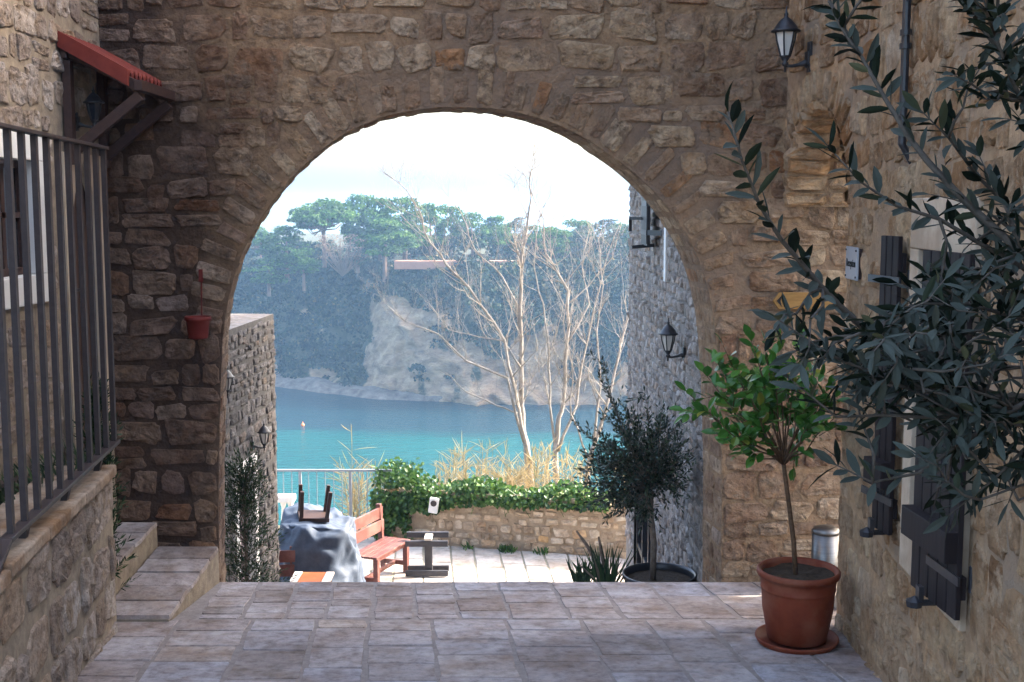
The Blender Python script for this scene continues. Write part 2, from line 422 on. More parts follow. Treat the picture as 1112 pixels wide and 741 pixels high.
def xs_from(x0, x1, wr):
    o = [x0]
    while o[-1] < x1: o.append(o[-1] + R.uniform(*wr))
    return o
strips(6.82, CY - .01, [-1.95, -1.69, -1.43, -1.19, -.92, -.66, -.4, -.1, .25, .57, .9, 1.25, 1.6, 1.95, 2.35, 2.8], (.16, .42))
strips(1.6, 6.8, [-2.45, -2.04, -1.62, -1.24, -.93, -.56, -.14, .3, .68, 1.02, 1.42, 1.8, 2.2, 2.6], (.24, .5))
mb.add([(3.2, 5.5, -.02), (8, 5.5, -.02), (8, 8.3, -.02), (3.2, 8.3, -.02)], [(0, 1, 2, 3)], 0)
struct(mb.build('pavement', ['slab_joint', 'slab']))
# steps down from the arch to the lower terrace
mb = MB()
LZ = -.68; FZ = -2.35
def flight(ya, za, yb, zb, n):
    for i in range(n):
        y0 = ya + (yb - ya) * i / n; y1 = ya + (yb - ya) * (i + 1) / n; z = za + (zb - za) * (i + 1) / n
        mb.box((-.6, (y0 + y1) / 2, (z + zb - .6) / 2), (4.9, y1 - y0, z - zb + .6), m=0)
flight(7.815, 0, 9.1, LZ, 4)
mb.box((-.6, 9.35, LZ - .5), (4.9, .5, 1.0))
flight(9.6, LZ, 12.4, FZ, 10)
struct(mb.build('steps', ['pale_slab'], bevel=.01))
# lower terrace floor
mb = MB()
mb.add([(-6, 12.4, FZ), (6, 12.4, FZ), (6, 17.3, FZ), (-6, 17.3, FZ)], [(0, 1, 2, 3)], 0)
zt = lambda x, y: FZ
x = -4.5
while x < 3.5:
    wd = R.uniform(.3, .42); y = 12.4
    while y < 17:
        l = R.uniform(.5, .9); a = .07
        X = lambda xx, yy: xx + a * (16 - yy)
        slab(mb, [(X(x + .012, y), y + .01), (X(x + wd - .012, y), y + .01), (X(x + wd - .012, y + l), y + l - .01), (X(x + .012, y + l), y + l - .01)], zt, 1, th=.008)
        y += l
    x += wd
struct(mb.build('terrace_floor', ['pale_joint', 'pale_slab']))
# ground beyond the terrace: a bank that drops to the sea, sea, hills
def bank_z(x, y):
    if y < 18.5: return -2.3 - max(0, y - 17.2) * .12
    return -2.45 - (y - 18.5) * .9 + .5 * nz((x, y, 0), .25)
mb = MB(); vs = []; fs = []; nx, ny = 50, 30
for j in range(ny + 1):
    y = 17.25 + 24 * (j / ny) ** 1.2
    for i in range(nx + 1):
        x = -40 + 90 * i / nx
        vs.append((x, y, bank_z(x, y)))
for j in range(ny):
    for i in range(nx):
        a = j * (nx + 1) + i; fs.append((a, a + 1, a + nx + 2, a + nx + 1))
mb.add(vs, fs)
M['earth'] = m_rough('earth', (.10, .085, .05), (.22, .18, .11), 2, .8, .05)
struct(mb.build('hillside', ['earth'], smooth=True))
# water
SEA = -20.0
m, nt, b = mat('sea_water')
n1 = noise_n(nt, .9, 4, .6, stretch=(.6, 1.6, 1)); n2 = noise_n(nt, .035, 4, .6, stretch=(.5, 1.2, 1))
r = ramp(nt, [(.3, (.001, .042, .045)), (.55, (.002, .068, .068)), (.8, (.005, .10, .095))]); nt.links.new(n2.outputs[0], r.inputs[0])
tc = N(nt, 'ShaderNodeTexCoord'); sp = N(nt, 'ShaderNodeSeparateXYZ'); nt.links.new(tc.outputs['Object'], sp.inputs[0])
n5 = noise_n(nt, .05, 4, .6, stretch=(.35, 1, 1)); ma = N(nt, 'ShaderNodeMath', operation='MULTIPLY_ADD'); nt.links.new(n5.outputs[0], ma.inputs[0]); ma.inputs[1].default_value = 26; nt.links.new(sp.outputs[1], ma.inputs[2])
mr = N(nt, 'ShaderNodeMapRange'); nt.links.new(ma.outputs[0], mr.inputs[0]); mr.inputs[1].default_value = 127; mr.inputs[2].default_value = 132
nt.links.new(mixc(nt, mr.outputs[0], r.outputs[0], (.005, .024, .034)), b.inputs['Base Color']); b.inputs['Roughness'].default_value = .22  # dark band off the far shore: cliff reflection and shadow painted in
b.inputs['IOR'].default_value = 1.33; b.inputs['Specular IOR Level'].default_value = .35
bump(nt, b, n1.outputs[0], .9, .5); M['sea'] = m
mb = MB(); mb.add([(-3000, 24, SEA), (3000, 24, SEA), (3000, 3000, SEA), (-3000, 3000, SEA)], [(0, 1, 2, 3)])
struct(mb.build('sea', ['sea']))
# a skirt of ground under everything near
mb = MB(); mb.box((0, 6, -3.6), (60, 22.4, 2)); struct(mb.build('bedrock', ['earth']))

# ------------------------------------------------------------------ the arch wall
arch_px = [(236, 632), (237, 560), (238, 480), (240, 400), (243, 345), (252, 302), (268, 262), (290, 225), (320, 188), (357, 155), (402, 130), (450, 118), (500, 115), (550, 119), (592, 129), (632, 147), (670, 172), (700, 196), (725, 223), (745, 252), (759, 280), (769, 310), (776, 345), (781, 400), (784, 500), (786, 632)]
AY = CY
ap = [P(x, y, AY) for x, y in arch_px]
ap[0].z = -1.0; ap[-1].z = -1.0
# finer curve
def refine(pts, step=.06):
    out = []
    for a, b in zip(pts, pts[1:]):
        n = max(1, int((b - a).length / step))
        for i in range(n): out.append(a.lerp(b, i / n))
    out.append(pts[-1]); return out
def smooth_poly(pts, it=3, lock=0):
    for _ in range(it):
        q = [p.copy() for p in pts]
        for i in range(1, len(pts) - 1): q[i] = (pts[i - 1] + pts[i] * 2 + pts[i + 1]) / 4
        pts = q
    return pts
ac = smooth_poly(refine(ap), 6)
for i in range(1, len(ac) - 1): ac[i] = ac[i] + V((nz(ac[i], 9), 0, nz(ac[i] + V((5, 0, 0)), 9))) * .006
EXT = V((-.06, .42, 0)); ATOP = 6.2; AX0, AX1 = -2.66, 2.45
mb = MB()
split = [i for i, p in enumerate(ac)]
crown = max(range(len(ac)), key=lambda i: ac[i].z)
for dy in (0, 1):
    o = EXT * dy
    # columns above the curve, side blocks beside it
    for i in range(len(ac) - 1):
        a, b2 = ac[i], ac[i + 1]
        side = AX0 if i < crown else AX1
        mb.add([a + o, b2 + o, V((side, AY, b2.z)) + o, V((side, AY, a.z)) + o], [(0, 1, 2, 3)], 0)
    top = ac[crown].z
    mb.add([V((AX0, AY, top)) + o, V((AX1, AY, top)) + o, V((AX1, AY, ATOP)) + o, V((AX0, AY, ATOP)) + o], [(0, 1, 2, 3)], 0)
for i in range(len(ac) - 1): mb.add([ac[i], ac[i + 1], ac[i + 1] + EXT, ac[i] + EXT], [(0, 1, 2, 3)], 0)
mb.add([V((AX0, AY, ATOP)), V((AX1, AY, ATOP)), V((AX1, AY, ATOP)) + EXT, V((AX0, AY, ATOP)) + EXT], [(0, 1, 2, 3)], 0)
for xx in (AX0, AX1): mb.add([V((xx, AY, -.2)), V((xx, AY, ATOP)), V((xx, AY, ATOP)) + EXT, V((xx, AY, -.2)) + EXT], [(0, 1, 2, 3)], 0)
Nf = V((0, -1, 0)); Sx = V((1, 0, 0))
SPR = 1.75
def edge_at(t, left):
    best = None
    rng = range(0, crown) if left else range(len(ac) - 1, crown, -1)
    for i in rng:
        j = i + (1 if left else -1)
        lo, hi = sorted((ac[i].z, ac[j].z))
        if lo <= t <= hi + 1e-6: return ac[i].x
    return None
def arch_spans(t):
    if t >= ac[crown].z: pad = .2
    l, r_ = edge_at(t, True), edge_at(t, False)
    pad = .0 if t < SPR else .24
    if l is None:
        # above the crown: keep clear of the voussoir ring
        gapz = t - ac[crown].z
        if gapz < .24:
            hw = 0
            for i in range(crown, len(ac)):
                if min((V((ac[i].x + k, 0, t)) - V((p.x, 0, p.z))).length for p in ac for k in (0,)) < .23: hw = ac[i].x
            hl = 0
            for i in range(crown, -1, -1):
                if min((V((ac[i].x, 0, t)) - V((p.x, 0, p.z))).length for p in ac) < .23: hl = ac[i].x
            return [(AX0, hl - .02), (hw + .02, AX1)]
        return [(AX0, AX1)]
    if pad:
        # march outward until the distance to the curve is pad
        x = l
        while min(((x - p.x) ** 2 + (t - p.z) ** 2) for p in ac) < .23 ** 2 and x > AX0: x -= .02
        y = r_
        while min(((y - p.x) ** 2 + (t - p.z) ** 2) for p in ac) < .23 ** 2 and y < AX1: y += .02
        return [(AX0, x), (y, AX1)]
    return [(AX0, l + .0), (r_ - .0, AX1)]
rubble(mb, V((0, AY, 0)), Sx, Nf, 0.0, 5.3, arch_spans, (.10, .21), (.12, .40), .001, .016, 1, 3, .12, 4.6, .02)
# voussoirs round the ring and stones of the soffit
L = 0; nxt = .05; i0 = next(i for i, p in enumerate(ac) if p.z > SPR)
for i in range(i0, len(ac) - 1):
    if ac[i + 1].z < SPR and i > crown: break
    seg = (ac[i + 1] - ac[i]); L += seg.length
    if L >= nxt:
        wv = R.uniform(.06, .12); t = seg.normalized(); nrm = V((-t.z, 0, t.x))
        if nrm.dot(ac[i] - V((-.25, AY, 1.7))) < 0: nrm = -nrm
        ln = R.uniform(.17, .27)
        pillow(mb, ac[i] + nrm * (ln / 2 + .012), nrm, t, Nf, ln, wv - .002, .012 * R.uniform(.5, 1.2), 1, n=12, e=3.4, jit=.06)
        nxt = L + wv
        L0 = L
for i in range(2, len(ac) - 3, 2):
    t = (ac[i + 1] - ac[i]).normalized(); nrm = V((t.z, 0, -t.x))
    if nrm.dot(ac[i] - V((-.25, AY, 1.2))) > 0: nrm = -nrm
    e1 = EXT.normalized()
    d0 = R.uniform(.12, .3)
    pillow(mb, ac[i] + e1 * d0 / 2, e1, t, nrm, d0 - .012, .108, .006, 1, n=10, lod=2, e=4)
    pillow(mb, ac[i] + e1 * (d0 + (.42 - d0) / 2), e1, t, nrm, .42 - d0 - .012, .108, .006, 1, n=10, lod=2, e=4)
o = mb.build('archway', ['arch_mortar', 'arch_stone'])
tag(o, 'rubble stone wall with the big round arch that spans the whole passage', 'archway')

# ------------------------------------------------------------------ house on the right
def rx(y): return 1.467 + .06 * y
RO = V((rx(6.67), 6.67, 0)); Sr = V((-.06, -1, 0)).normalized(); Nr = V((-1, .06, 0)).normalized()
def rs(y): return (6.67 - y) / abs(Sr.y)
wy0, wy1 = 4.42, 5.30                    # near, far edge of window surround
wz0, wz1 = .885, 2.54
ho = (rs(wy1) + .13, rs(wy0) - .13, wz0 + .17, wz1 - .22)      # opening
hs = (rs(wy1), rs(wy0), wz0, wz1)
house = thing('stone_house', (rx(6.67), 6.67, 0), 'warm beige rubble house wall close on the right with a cream framed window', 'house')
mb = MB(); TOPR = 6.4
panel(mb, RO, Sr, 0, 5.6, -.1, TOPR, [ho], 0)
bk = -Nr * .5
mb.add([RO - Z * .1, RO + Z * TOPR, RO + Z * TOPR + bk, RO - Z * .1 + bk], [(0, 1, 2, 3)], 0)
mb.add([RO + Z * TOPR, RO + Sr * 5.6 + Z * TOPR, RO + Sr * 5.6 + Z * TOPR + bk, RO + Z * TOPR + bk], [(0, 1, 2, 3)], 0)
mb.add([RO + bk - Z * .1, RO + Sr * 5.6 + bk - Z * .1, RO + Sr * 5.6 + bk + Z * TOPR, RO + bk + Z * TOPR], [(0, 1, 2, 3)], 0)
rubble(mb, RO, Sr, Nr, 0.02, 5.2, hole_spans(.0, 5.6, [hs]), (.13, .27), (.12, .36), .003, .012, 1, 3, .12, 4.6, .01)
mb.build('wall', ['side_mortar', 'side_stone'], house)
# surround, reveal, pane
mb = MB()
a, b_, c, d = hs; A, B, Cc, D = ho
th = .025
for (s0, s1, t0, t1) in ((a, A, wz0 + .17, D), (B, b_, wz0 + .17, D), (a, b_, D, wz1), (a, b_, wz0, Cc)):
    s0 += .001; s1 -= .001; t0 += .001; t1 -= .001
    mb.prism([RO + Sr * s0 + Z * t0 - Nr * .03, RO + Sr * s1 + Z * t0 - Nr * .03, RO + Sr * s1 + Z * t1 - Nr * .03, RO + Sr * s0 + Z * t1 - Nr * .03], Nr * (.03 + th + R.uniform(0, .003)))
win = mb.build('window', ['cream'], house, bevel=.006)
mb = MB(); dp = -Nr * .22
cs = [RO + Sr * A + Z * Cc, RO + Sr * B + Z * Cc, RO + Sr * B + Z * D, RO + Sr * A + Z * D]
for i in range(4):
    p, q = cs[i] - Nr * .031, cs[(i + 1) % 4] - Nr * .031
    mb.add([p, q, q + dp, p + dp], [(0, 1, 2, 3)])
for k in range(9):
    z = Cc + .05 + k * (D - Cc) / 9
    pillow(mb, RO + Sr * A + Z * (z + .04) - Nr * .14, -Nr, Z, Sr, .18, .12, .012, 0, n=10, lod=2)
mb.build('reveal', ['brick'], win)
mb = MB(); q = -Nr * .2
mb.add([p + q for p in cs], [(0, 1, 2, 3)]); mb.build('pane', ['dark_glass'], win)
mb = MB()
for k in range(3):
    s = A + (B - A) * (k / 2) * .96 + .01; mb.box(RO + Sr * s + Z * (Cc + D) / 2 - Nr * .18, (.03, .04, D - Cc))
mb.build('frame', ['darkwood'], win)
# shutters of vertical boards
def shutter(name, s_hinge, s_free, off0, off1, z0, z1, boards=4):
    hp = RO + Sr * s_hinge + Nr * off0; fp = RO + Sr * s_free + Nr * off1
    ax = (fp - hp); L = ax.length; ax.normalize(); nn = ax.cross(Z).normalized()
    if nn.dot(Nr) < 0: nn = -nn
    mb = MB()
    for k in range(boards):
        c = hp + ax * (L * (k + .5) / boards) + Z * (z0 + z1) / 2
        rot = Matrix((ax, nn, Z)).transposed()
        mb.box(c, (L / boards - .008, .022, z1 - z0), rot)
    for zz in (z0 + .12, (z0 + z1) / 2, z1 - .12):
        mb.box(hp + ax * L / 2 + Z * zz - nn * .022, (L * .96, .02, .09), Matrix((ax, nn, Z)).transposed())
    mb.box(hp + ax * L / 2 + Z * (z0 + .28) + nn * .035, (L * .98, .05, .12), Matrix((ax, nn, Z)).transposed())
    sh = mb.build('shutter', ['shutter'], house, bevel=.003)
    for zz in (z0 + .16, z1 - .2):
        mb = MB()
        mb.box(hp + ax * .12 + Z * zz + nn * .016, (.3, .008, .035), Matrix((ax, nn, Z)).transposed())
        mb.tube([hp - nn * .05 + Z * (zz - .05), hp - nn * .05 + Z * (zz + .05)], .014, 8)
        mb.beam(hp - nn * .05 + Z * zz, RO + Sr * s_hinge + Z * zz - Nr * .02, .02, .02)
        mb.build('hinge', ['black'], sh)
    mb = MB()
    for zz in (z0 + .05,):
        p = hp + ax * L * .55 + Z * (zz - .06)
        mb.beam(p - nn * .07, p + nn * .05, .025, .018)
        mb.beam(p + nn * .05, p + nn * .05 + Z * .07, .04, .02); mb.lathe([(.0, -.02), (.03, -.015), (.035, .01), (0, .03)], 8, p + nn * .07)
    mb.build('hook', ['black'], sh)
    return sh
shutter('shutter', rs(5.36), rs(5.53), .05, .09, 1.00, 2.37, 3)
shutter('shutter', rs(4.36), rs(4.80), .05, .10, .95, 2.33, 5)
# black service pipe high on the wall
mb = MB(); y = 5.45
p = P(989, 0, y); p.x = rx(y) - .03
mb.tube([V((rx(y) - .04, y, TOPR)), V((rx(y) - .04, y, 2.78)), V((rx(y) + .01, y, 2.7))], .018, 10)
for zz in (3.2, 3.26): mb.tube([V((rx(y) - .04, y, zz)), V((rx(y) - .04, y, zz + .025))], .026, 10)
pipe = mb.build('pipe', ['black'], loc=(rx(y), y, 2.75)); tag(pipe, 'thin black service pipe running down the upper right wall above the olive', 'pipe')

# ------------------------------------------------------------------ side arch in the corner
SA = V((rx(6.67), 6.67, 0)); SBp = V((1.76, AY - .002, 0))
Ss = (SBp - SA); LS = Ss.length; Ss.normalize(); Ns = V((Ss.y * -1, Ss.x, 0))
if Ns.x > 0: Ns = -Ns
mb = MB(); arcn = 18; spr = 2.5; rr = (LS - .04) / 2; cs_ = .02 + rr
curve = [(cs_ - rr * math.cos(math.pi * i / arcn), spr + rr * 1.12 * math.sin(math.pi * i / arcn)) for i in range(arcn + 1)]
EX2 = V((.75, 0.0, 0))
SP = lambda s, t, d=0: SA + Ss * s + Z * t + Ns * d
mb.add([SP(0, spr), SP(.02, spr), SP(.02, TOPR), SP(0, TOPR)], [(0, 1, 2, 3)])
mb.add([SP(LS - .02, spr), SP(LS, spr), SP(LS, TOPR), SP(LS - .02, TOPR)], [(0, 1, 2, 3)])
for (s0, t0), (s1, t1) in zip(curve, curve[1:]):
    mb.add([SP(s0, t0), SP(s1, t1), SP(s1, TOPR), SP(s0, TOPR)], [(0, 1, 2, 3)])
    mb.add([SP(s0, t0), SP(s1, t1), SP(s1, t1) + EX2, SP(s0, t0) + EX2], [(0, 1, 2, 3)])
    mid = (SP(s0, t0) + SP(s1, t1)) / 2; tt = (SP(s1, t1) - SP(s0, t0)).normalized(); nn = V((0, 0, 1)).cross(Ss); 
    inn = (SP(cs_, spr) - mid).normalized()
    for k in range(2):
        pillow(mb, mid + EX2.normalized() * (.12 + k * .3), V((1, 0, 0)), tt, inn, .3, (SP(s1, t1) - SP(s0, t0)).length * .86, .03, 1, n=10, lod=2, e=4)
    pillow(mb, mid - inn * .11, -inn, tt, Ns, .2, (SP(s1, t1) - SP(s0, t0)).length * .9, .014, 1, n=10, lod=2, e=4)
mb.add([SP(0, TOPR), SP(LS, TOPR), SP(LS, TOPR) + EX2, SP(0, TOPR) + EX2], [(0, 1, 2, 3)])
def side_spans(t):
    if t > spr + rr * 1.12 + .2: return [(0, LS)]
    return []
rubble(mb, SA, Ss, Ns, spr, 5.2, side_spans, (.12, .24), (.14, .36), .018, .014, 1, 3, .11, 4.4, .01)
mb.box((5.6, AY + .05, TOPR / 2), (5.3, .1, TOPR)); mb.box((2.7, AY + .05, (TOPR + .98) / 2), (.49, .1, TOPR - .98))  # unseen wall and lintel, added to trim the sun to a short floor streak
o = mb.build('side_archway', ['side_mortar', 'side_stone'])
tag(o, 'narrow side arch of stacked stones opening in the right hand corner', 'archway')
# pale threshold under it
mb = MB(); mb.box((2.35, 7.38, .06), (.75, .72, .14)); o = mb.build('threshold', ['cream'], loc=(2.3, 7.38, 0), bevel=.01)
tag(o, 'pale stone threshold slab in the side passage under the steel bin', 'threshold')

# ------------------------------------------------------------------ building beyond the arch, right
RB = V((1.44, 8.25, 0)); Sb = V((0, 1, 0)); Nb = V((-1, 0, 0))
bld = thing('stone_building', (1.44, 8.25, FZ), 'tall grey rubble building seen edge on beyond the arch on the right', 'building')
BT = 6.0; LB = 14.72 - 8.25
dh = (3.7, 5.55, FZ, -.30)
mb = MB()
panel(mb, RB, Sb, 0, LB, FZ - .2, BT, [dh], 0)
p0, p1 = RB + Sb * LB, RB
mb.add([p0 + Z * (FZ - .2), p0 + Z * BT, p0 + Z * BT + V((1.2, 0, 0)), p0 + Z * (FZ - .2) + V((1.2, 0, 0))], [(0, 1, 2, 3)])
mb.add([p1 + Z * (FZ - .2), p1 + Z * BT, p1 + Z * BT + V((1.2, 0, 0)), p1 + Z * (FZ - .2) + V((1.2, 0, 0))], [(0, 1, 2, 3)])
mb.add([p0 + Z * BT, p0 + Z * BT + V((1.2, 0, 0)), p1 + Z * BT + V((1.2, 0, 0)), p1 + Z * BT], [(0, 1, 2, 3)])
q = V((1.2, 0, 0)); mb.add([p0 + q + Z * (FZ - .2), p0 + q + Z * BT, p1 + q + Z * BT, p1 + q + Z * (FZ - .2)], [(0, 1, 2, 3)])
rubble(mb, RB, Sb, Nb, -1.6, BT - .9, hole_spans(0, LB, [dh]), (.06, .13), (.10, .30), .014, .016, 1, 2, .07, 3.2, .02)
mb.build('wall', ['grey_mortar', 'grey_stone'], bld, smooth=True)
# glazed dark doors at terrace level
mb = MB()
for k in range(4): mb.box((1.50, 8.25 + dh[0] + .05 + k * (dh[1] - dh[0] - .1) / 3, (FZ - .3) / 2), (.07, .07, -.3 - FZ))
for zz in (FZ + .06, FZ + .9, -.34): mb.box((1.505, 8.25 + (dh[0] + dh[1]) / 2, zz), (.06, dh[1] - dh[0], .07))
dr = mb.build('glazed_door', ['black'], bld, bevel=.004)
mb = MB(); mb.box((1.54, 8.25 + (dh[0] + dh[1]) / 2, (FZ - .3) / 2), (.01, dh[1] - dh[0], -.3 - FZ)); mb.build('pane', ['dark_glass'], dr)
# upper shutter with its pale surround
mb = MB(); ys = 11.15
zt_, zb_ = P(722, 215, 11.1).z, P(722, 288, 11.1).z
mb.box((1.43, 11.05, (zt_ + zb_) / 2 + .3), (.05, .13, (zt_ - zb_) + .9)); ws = mb.build('window', ['white_paint'], bld, bevel=.004)
zt_, zb_ = P(708, 208, 12.1).z, P(708, 266, 12.1).z
mb = MB()
mb.box((1.33, 11.95, (zt_ + zb_) / 2), (.03, .5, zt_ - zb_))
for k in range(5): mb.box((1.312, 11.75 + k * .1, (zt_ + zb_) / 2), (.008, .085, zt_ - zb_ - .04))
us = mb.build('shutter', ['black'], bld, bevel=.002)
mb = MB()
for zz in (zt_ - .12, zb_ + .13):
    mb.beam((1.33, 11.7, zz), (1.44, 11.5, zz), .03, .05); mb.beam((1.33, 11.7, zz), (1.33, 12.15, zz), .05, .05)
mb.beam((1.31, 12.1, zt_ - .27), (1.2, 12.2, zt_ - .27), .02, .03); mb.beam((1.2, 12.2, zt_ - .26), (1.2, 12.2, zt_ - .4), .02, .03, up=(1, 0, 0))
mb.beam((1.2, 12.0, zb_ - .02), (1.42, 12.0, zb_ - .0), .03, .035)
mb.build('hinge', ['black'], us)

# ------------------------------------------------------------------ building beyond the arch, left
def lx(y): return -2.60 + .05 * (y - 13)
lb = thing('stone_building', (lx(13), 13, FZ), 'low grey rubble building with a flat pale top beyond the arch on the left', 'building')
LO = V((lx(13), 13, 0)); Sl = V((-.05, -1, 0)).normalized(); Nl = V((1, -.05, 0)).normalized()
LT = P(298, 341, 13).z
ld = (1.05, 1.62, FZ, P(286, 503, 12.2).z)
mb = MB()
panel(mb, LO, Sl, 0, 4.7, FZ - .2, LT, [ld])
bkl = -Nl * 3.2
mb.add([LO + Z * LT, LO + Sl * 4.7 + Z * LT, LO + Sl * 4.7 + Z * LT + bkl, LO + Z * LT + bkl], [(0, 1, 2, 3)], 2)
mb.add([LO + Z * (FZ - .2), LO + Z * LT, LO + Z * LT + bkl, LO + Z * (FZ - .2) + bkl], [(0, 1, 2, 3)])
mb.add([LO + bkl + Z * (FZ - .2), LO + bkl + Z * LT, LO + bkl + Sl * 4.7 + Z * LT, LO + bkl + Sl * 4.7 + Z * (FZ - .2)], [(0, 1, 2, 3)])
rubble(mb, LO, Sl, Nl, -1.9, LT - .05, hole_spans(0, 4.7, [(ld[0] - .12, ld[1] + .12, ld[2], ld[3] + .14)]), (.07, .14), (.10, .30), .012, .012, 1, 2, .07, 3.2, .02)
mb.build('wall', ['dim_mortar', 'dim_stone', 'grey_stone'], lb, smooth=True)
mb = MB()
for s0, s1, t0, t1 in ((ld[0] - .12, ld[0], FZ, ld[3] + .13), (ld[1], ld[1] + .12, FZ, ld[3] + .13), (ld[0], ld[1], ld[3], ld[3] + .13)):
    mb.prism([LO + Sl * s0 + Z * t0 - Nl * .1, LO + Sl * s1 + Z * t0 - Nl * .1, LO + Sl * s1 + Z * t1 - Nl * .1, LO + Sl * s0 + Z * t1 - Nl * .1], Nl * (.13 + R.uniform(0, .004)))
df = mb.build('door_frame', ['white_paint'], lb)
mb = MB(); mb.prism([LO + Sl * ld[0] + Z * FZ - Nl * .09, LO + Sl * ld[1] + Z * FZ - Nl * .09, LO + Sl * ld[1] + Z * ld[3] - Nl * .09, LO + Sl * ld[0] + Z * ld[3] - Nl * .09], Nl * .04)
mb.build('door', ['darkdoor'], lb)

# ------------------------------------------------------------------ house on the left behind the railing
HX = -2.63; TZ = 1.0
hl = thing('stone_house', (HX, 7.8, TZ), 'left stone house with a pointed dark door and small white window behind the railing', 'house')
HO = V((HX, 7.8, 0)); Sh = V((0, -1, 0)); Nh = V((1, 0, 0))
def ls(px, py=300): return 7.8 - HX / P(px, py, 1).x
dA, dB = ls(112), ls(70)                # door span
wA, wB = ls(49), ls(-12)
dtop = P(90, 166, 7.2).z
wz_t, wz_b = P(40, 141, 6.5).z, P(40, 331, 6.5).z
mb = MB()
hd = (dA, dB, TZ, dtop); hw_ = (wA, wB, wz_b, wz_t)
panel(mb, HO, Sh, 0, 3.6, 0, 5.6, [hd, (wA + .1, wB - .1, wz_b + .16, wz_t - .16)])
mb.add([HO + Z * 5.6, HO + Sh * 3.6 + Z * 5.6, HO + Sh * 3.6 + V((-3, 0, 5.6)), HO + V((-3, 0, 5.6))], [(0, 1, 2, 3)])
mb.add([HO + V((-3, 0, 0)), HO + V((-3, 0, 5.6)), HO + Sh * 3.6 + V((-3, 0, 5.6)), HO + Sh * 3.6 + V((-3, 0, 0))], [(0, 1, 2, 3)])
mb.add([HO, HO + V((-3, 0, 0)), HO + V((-3, 0, 5.6)), HO + Z * 5.6], [(0, 1, 2, 3)])
rubble(mb, HO, Sh, Nh, TZ, 5.6, hole_spans(0, 3.6, [(dA - .1, dB + .1, TZ, dtop + .1), hw_]), (.12, .24), (.13, .36), .006, .012, 1, 3, .11, 4.2, .02)
mb.build('wall', ['house_mortar', 'house_stone'], hl)
# pointed door surround and leaf
mb = MB(); sc_ = (dA + dB) / 2; hw2 = (dB - dA) / 2 - .1; zs = dtop - .5
def hp(s, z, d): return HO + Sh * s + Z * z + Nh * d
prof = [(sc_ - hw2, zs), (sc_ - hw2 * .95, zs + .12), (sc_ - hw2 * .7, zs + .25), (sc_ - hw2 * .35, zs + .37), (sc_, dtop - .04), (sc_ + hw2 * .35, zs + .37), (sc_ + hw2 * .7, zs + .25), (sc_ + hw2 * .95, zs + .12), (sc_ + hw2, zs)]
mb.prism([hp(dA + .001, TZ, -.03), hp(dA + .1, TZ, -.03), hp(dA + .1, zs, -.03), hp(dA + .001, zs, -.03)], Nh * .05)
mb.prism([hp(dB - .1, TZ, -.03), hp(dB - .001, TZ, -.03), hp(dB - .001, zs, -.03), hp(dB - .1, zs, -.03)], Nh * .05)
for (s0, z0), (s1, z1) in zip(prof, prof[1:]): mb.prism([hp(s0, z0, -.03), hp(s1, z1, -.03), hp(s1, dtop - .001, -.03), hp(s0, dtop - .001, -.03)], Nh * .05)
mb.prism([hp(dA + .001, zs, -.03), hp(dA + .1, zs, -.03), hp(dA + .1, dtop - .001, -.03), hp(dA + .001, dtop - .001, -.03)], Nh * .05)
mb.prism([hp(dB - .1, zs, -.03), hp(dB - .001, zs, -.03), hp(dB - .001, dtop - .001, -.03), hp(dB - .1, dtop - .001, -.03)], Nh * .05)
mb.build('door_frame', ['plaster'], hl)
mb = MB(); nb = 5; wdt = (dB - dA - .2) / nb
for k in range(nb): mb.prism([hp(dA + .1 + k * wdt + .004, TZ, -.09), hp(dA + .1 + (k + 1) * wdt - .004, TZ, -.09), hp(dA + .1 + (k + 1) * wdt - .004, dtop - .02, -.09), hp(dA + .1 + k * wdt + .004, dtop - .02, -.09)], Nh * .04)
door = mb.build('door', ['door'], hl, bevel=.003)
mb = MB(); mb.tube([hp(dB - .16, TZ + 1, -.05), hp(dB - .16, TZ + 1, .0), hp(dB - .26, TZ + 1, .0)], .01, 8); mb.build('handle', ['black'], door)
mb = MB()
for s0, s1, t0, t1 in ((wA, wA + .1, wz_b + .16, wz_t - .16), (wB - .1, wB, wz_b + .16, wz_t - .16), (wA, wB, wz_t - .16, wz_t), (wA - .03, wB + .03, wz_b, wz_b + .16)):
    mb.prism([hp(s0, t0 + .001, -.06), hp(s1, t0 + .001, -.06), hp(s1, t1 - .001, -.06), hp(s0, t1 - .001, -.06)], Nh * (.085 + R.uniform(0, .003)))
wn = mb.build('window', ['white_paint'], hl, bevel=.005)
mb = MB()
for s0, s1, t0, t1 in ((wA + .1, wA + .14, wz_b + .16, wz_t - .16), (wB - .14, wB - .1, wz_b + .16, wz_t - .16), (wA + .14, wB - .14, wz_t - .2, wz_t - .16), (wA + .14, wB - .14, wz_b + .16, wz_b + .2), ((wA + wB) / 2 - .02, (wA + wB) / 2 + .02, wz_b + .2, wz_t - .2), (wA + .14, wB - .14, (wz_b + wz_t) / 2, (wz_b + wz_t) / 2 + .03)):
    mb.prism([hp(s0, t0, -.1), hp(s1, t0, -.1), hp(s1, t1, -.1), hp(s0, t1, -.1)], Nh * .035)
mb.build('frame', ['darkwood'], wn)
mb = MB(); mb.prism([hp(wA + .1, wz_b + .16, -.09), hp(wB - .1, wz_b + .16, -.09), hp(wB - .1, wz_t - .16, -.09), hp(wA + .1, wz_t - .16, -.09)], Nh * .004); mb.build('pane', ['dark_glass'], wn)

